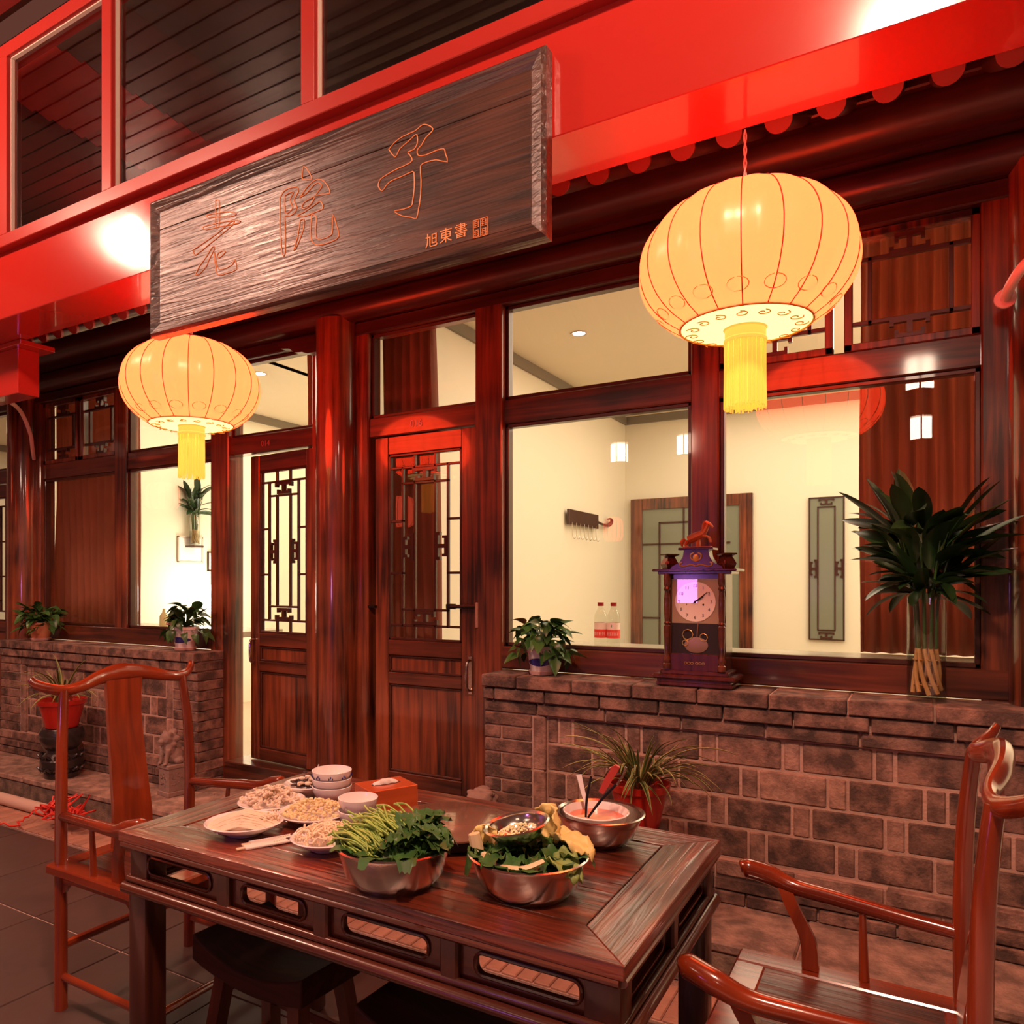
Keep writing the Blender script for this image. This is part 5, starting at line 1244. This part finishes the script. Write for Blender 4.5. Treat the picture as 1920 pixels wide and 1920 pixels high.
curtain('brown curtain hanging behind the left part of the left-hand window', -6.14, -5.06, 3.62, 1.14, 3.1, 12, .03, .05)
# coat rack on the left wall of the right room
t = thing('coat_rack', 'dark wooden wall rack with a scrolled end and hanging hooks, inside the right-hand room', 'rack', (-2.75, 6.4, 2.0))
bm = bmesh.new(); bx(bm, 0, .025, 0, .74, 0, .14, .003); obj('board', bm, WLAT, t)
bm = bmesh.new(); tube(bm, [(.012, .74, .07), (.012, .90, .055), (.012, 1.05, .06), (.012, 1.15, .10), (.012, 1.12, .13), (.012, 1.02, .12)], [.014, .014, .024, .02, .012, .006], 8, 5); obj('scroll', bm, WLAT, t)
for k in range(7):
    bm = bmesh.new(); tube(bm, [(.03, .05 + k * .10, .02), (.035, .05 + k * .10, -.10), (.045, .07 + k * .10, -.13), (.05, .09 + k * .10, -.10)], .004, 5, 3); obj('hook', bm, STEEL, t)
# inner door with frame and fret glazing
t = struct(empty('door_6', (-2.70, 8.10, .18)), 'brown framed inner door with grey-green fret glass at the back of the right-hand room')
bm = bmesh.new()
for q in ((0, .13, 0, 2.2), (1.15, 1.28, 0, 2.2), (.13, 1.15, 2.08, 2.2)): bx(bm, q[0], q[1], -.05, -.002, q[2], q[3], .004)
obj('frame', bm, WV, t)
bm = bmesh.new(); bx(bm, .13, 1.15, -.03, -.01, 0, 2.08); obj('pane', bm, plain('grey_green_glass_panel', (.21, .225, .17), .2, coat=.3), t, smooth=False)
bars(t, [(.13, 1.7, .55, 1.7), (.32, .1, .32, 1.93), (.32, 1.93, 1.0, 1.93), (.58, 1.7, .58, 2.08), (.82, 1.7, .82, 2.08), (.82, 1.7, 1.05, 1.7), (1.0, .1, 1.0, 1.93), (.13, .9, .32, .9)], -.042, .018, .012)
t = thing('wall_panel', 'tall narrow grey-green glass panel with fret border on the back wall', 'panel', (-.90, 8.08, .90))
bm = bmesh.new(); bx(bm, 0, .32, -.01, .015, 0, 1.40, .003); obj('glass', bm, bpy.data.materials['grey_green_glass_panel'], t)
bars(t, [(0.008, 0.008, .312, 0.008), (0.008, 1.392, .312, 1.392), (.008, .008, .008, 1.392), (.312, .008, .312, 1.392), (.085, .10, .235, .10), (.085, 1.3, .235, 1.3), (.085, .10, .085, 1.3), (.235, .10, .235, 1.3)], -.022, .012, .012)
for fz in (.05, 1.35): motif(t, .16, fz, .07, .03, True, -.022)
for fx in (.045, .275): motif(t, fx, .70, .03, .09, False, -.022)
# left room: pictures, lamp, wall bracket, small things on the sill
for k, (y, z, w_, h, lab) in enumerate(((4.86, 1.66, .30, .26, 'pale framed picture on the wall behind the left-hand window'), (5.22, 1.58, .22, .20, 'smaller dark-framed picture beside the pale one'))):
    t = thing('picture_frame', lab, 'picture', (-6.195, y, z))
    bm = bmesh.new()
    for q in ((0, w_, 0, .014), (0, w_, h - .014, h), (0, .014, 0, h), (w_ - .014, w_, 0, h)): bx(bm, 0, .02, q[0], q[1], q[2], q[3], .002)
    obj('frame', bm, PUTTY if k == 0 else WLAT, t); bm = bmesh.new(); bx(bm, .002, .008, .01, w_ - .01, .01, h - .01); obj('print', bm, PORC, t)
t = thing('globe_lamp', 'blazing white globe lamp low behind the left-hand window', 'lamp', (-5.85, 5.0, 1.14))
bm = bmesh.new(); lathe(bm, [(0, -.96), (.13, -.96), (.13, -.94), (.02, -.92), (.015, .06), (0, .06)], 20); obj('stand', bm, WLAT, t)
bm = bmesh.new(); bmesh.ops.create_uvsphere(bm, u_segments=24, v_segments=14, radius=.13, matrix=Matrix.Translation((0, 0, .17))); obj('globe', bm, emit('blazing_globe', (1, .95, .8), 22), t)
lamp('globe_light', 'POINT', (-5.72, 5.05, 1.32), 22, (1, .92, .75), .14)
t = thing('wall_bracket', 'small dark bracket carrying the leafy wall vase', 'bracket', (-6.2, 4.95, 1.80))
bm = bmesh.new(); bx(bm, 0, .14, 0, .12, .01, .03, .003); bx(bm, 0, .012, .04, .08, -.10, .02, .003); obj('shelf', bm, WLAT, t)
for k, (x, h, lab) in enumerate(((-4.76, .13, 'pale bottle at the left corner of the left inner sill'), (-4.66, .14, 'pale conical bottle second from the left on the inner sill'))):
    t = thing('condiment_bottle', lab, 'bottle', (x, 3.62, 1.14)); bm = bmesh.new(); lathe(bm, [(0, 0), (.032, 0), (.030, h * .6), (.012, h * .8), (.010, h), (0, h)], 20); obj('body', bm, plain('pale_olive_glass', (.62, .58, .30), .25) if 'pale_olive_glass' not in bpy.data.materials else bpy.data.materials['pale_olive_glass'], t)
# ------------------------------------------------------------------ on the platform and strip
STONE = plain('carved_pinkish_stone', (.30, .20, .16), .85, bump=1, bscale=60, var=.35, vscale=12)
def doorstone(label, loc, rz=0):
    t = thing('stone_lion', label, 'statue', loc, rz, 'stone lions beside the doors')
    bm = bmesh.new(); bx(bm, -.062, .062, -.062, .062, 0, .030, .004); bx(bm, -.056, .056, -.056, .056, .028, .17, .004); bx(bm, -.062, .062, -.062, .062, .165, .19, .004)
    for s in (0, 1):
        for k in range(5):
            a = k * 1.25; P = [(.026 * math.cos(a) + .012 * math.cos(q * .8 + a), -.0575, .10 + .03 * math.sin(a) + .012 * math.sin(q * .8 + a)) for q in range(6)]
            if s: P = [(.0575, x, z) for x, y, z in P]
            tube(bm, P, .0035, 5)
    obj('carved_base', bm, STONE, t)
    bm = bmesh.new()
    for (x, y, z, r_, q) in ((0, .015, .235, .05, (1, 1.1, 1.1)), (0, -.022, .285, .045, (1, .85, 1.2)), (0, -.035, .345, .042, (1.05, .95, 1)), (0, -.070, .332, .020, (1.2, 1, .8)), (0, -.072, .316, .016, (1.1, .9, .6)),
                             (-.03, -.03, .375, .014, (1, 1, 1)), (.03, -.03, .375, .014, (1, 1, 1)), (-.030, .01, .34, .022, (1, 1, 1)), (.03, .01, .34, .022, (1, 1, 1)), (-.034, -.01, .31, .02, (1, 1, 1)), (.034, -.01, .31, .02, (1, 1, 1)), (0, .01, .375, .024, (1, 1, 1)),
                             (-.040, .02, .21, .026, (1, 1.3, .9)), (.040, .02, .21, .026, (1, 1.3, .9)), (0, .065, .25, .016, (1, 1, 2)), (-.018, -.062, .356, .008, (1, 1, 1)), (.018, -.062, .356, .008, (1, 1, 1))):
        bmesh.ops.create_icosphere(bm, subdivisions=2, radius=1, matrix=Matrix.Translation((x, y, z)) @ Matrix.Diagonal((r_ * q[0], r_ * q[1], r_ * q[2], 1)))
    for s in (-1, 1): tube(bm, [(s * .028, -.04, .28), (s * .030, -.052, .23), (s * .030, -.056, .198)], [.018, .013, .012], 8, 3); blob(bm, (s * .030, -.064, .197), .014, 1, (1, 1.2, .6))
    for k in range(26):
        a = random.uniform(.3, PI - .3); el = random.uniform(-.9, 1.2); blob(bm, (.046 * math.cos(a) * math.cos(el), -.028 + .046 * math.sin(a) * math.cos(el), .345 + .046 * math.sin(el)), .010)
    o = obj('lion', bm, STONE, t, ang=60); md = o.modifiers.new('r', 'REMESH'); md.mode = 'VOXEL'; md.voxel_size = .0045; md.use_smooth_shade = True
    return t
doorstone('small carved stone lion left of the left-hand door', (-3.868, 3.00, .18), R(-8))
doorstone('small carved stone lion at the left corner of the right-hand brick wall', (-1.715, 3.015, .18), R(10)).scale = (1.45, 1.3, .86)
bm = bmesh.new(); tube(bm, [(-8, 2.672, .052), (-4.35, 2.672, .052)], .037, 20); o = obj('plastic_pipe', bm, plain('cream_plastic_pipe', (.70, .52, .42), .45)); tag(o, 'cream plastic pipe lying along the foot of the step', 'pipe')
bm = bmesh.new(); rnd = random.Random(11); p = Vector((-5.1, 2.33, .02)); pts = []
CT = [(-5.2, 2.30, .012), (-4.75, 2.38, .012), (-4.55, 2.45, .03), (-4.62, 2.58, .06), (-4.50, 2.66, .13), (-4.35, 2.70, .16)]
for a, b in zip(CT, CT[1:]):
    for k in range(6): pts.append(Vector(a).lerp(Vector(b), k / 6) + Vector((rnd.gauss(0, .012), rnd.gauss(0, .012), abs(rnd.gauss(0, .012)))))
for k in range(130): a = k * .9; c = Vector((-4.40, 2.56, .12)).lerp(Vector((-4.12, 2.58, .10)), k / 130); pts.append(c + Vector((rnd.gauss(0, .045), rnd.gauss(0, .04), abs(rnd.gauss(0, .045)) - .02)))
tube(bm, pts, .0055, 5, 2); o = obj('red_cord', bm, plain('red_cord', (.75, .05, .03), .5)); tag(o, 'tangled red cord over the pipe at the far left', 'cord')
def conduit(label, pts, r, fl_=None):
    bm = bmesh.new(); tube(bm, pts, r, 12, 6); t = obj('conduit', bm, PINKC); tag(t, label, 'pipe')
    if fl_:
        bm = bmesh.new(); lathe(bm, [(0, 0), (fl_[1], 0), (fl_[1], .012), (0, .012)], 24); obj('flange', bm, PINKC, t, loc=fl_[0], rot=(PI / 2, 0, 0))
conduit('pale bent cable conduit running from the low red beam down to the left post', [(-5.35, 2.80, 2.72), (-5.62, 3.05, 2.72), (-5.76, 3.20, 2.60), (-5.80, 3.24, 2.50), (-5.92, 3.32, 2.43)], .014)
conduit('pale pipe with a round flange on the column at the right picture edge', [(.27, 3.18, 2.447), (.275, 3.06, 2.45), (.30, 2.98, 2.475), (.36, 2.94, 2.52)], .017, ((.27, 3.20, 2.447), .033))
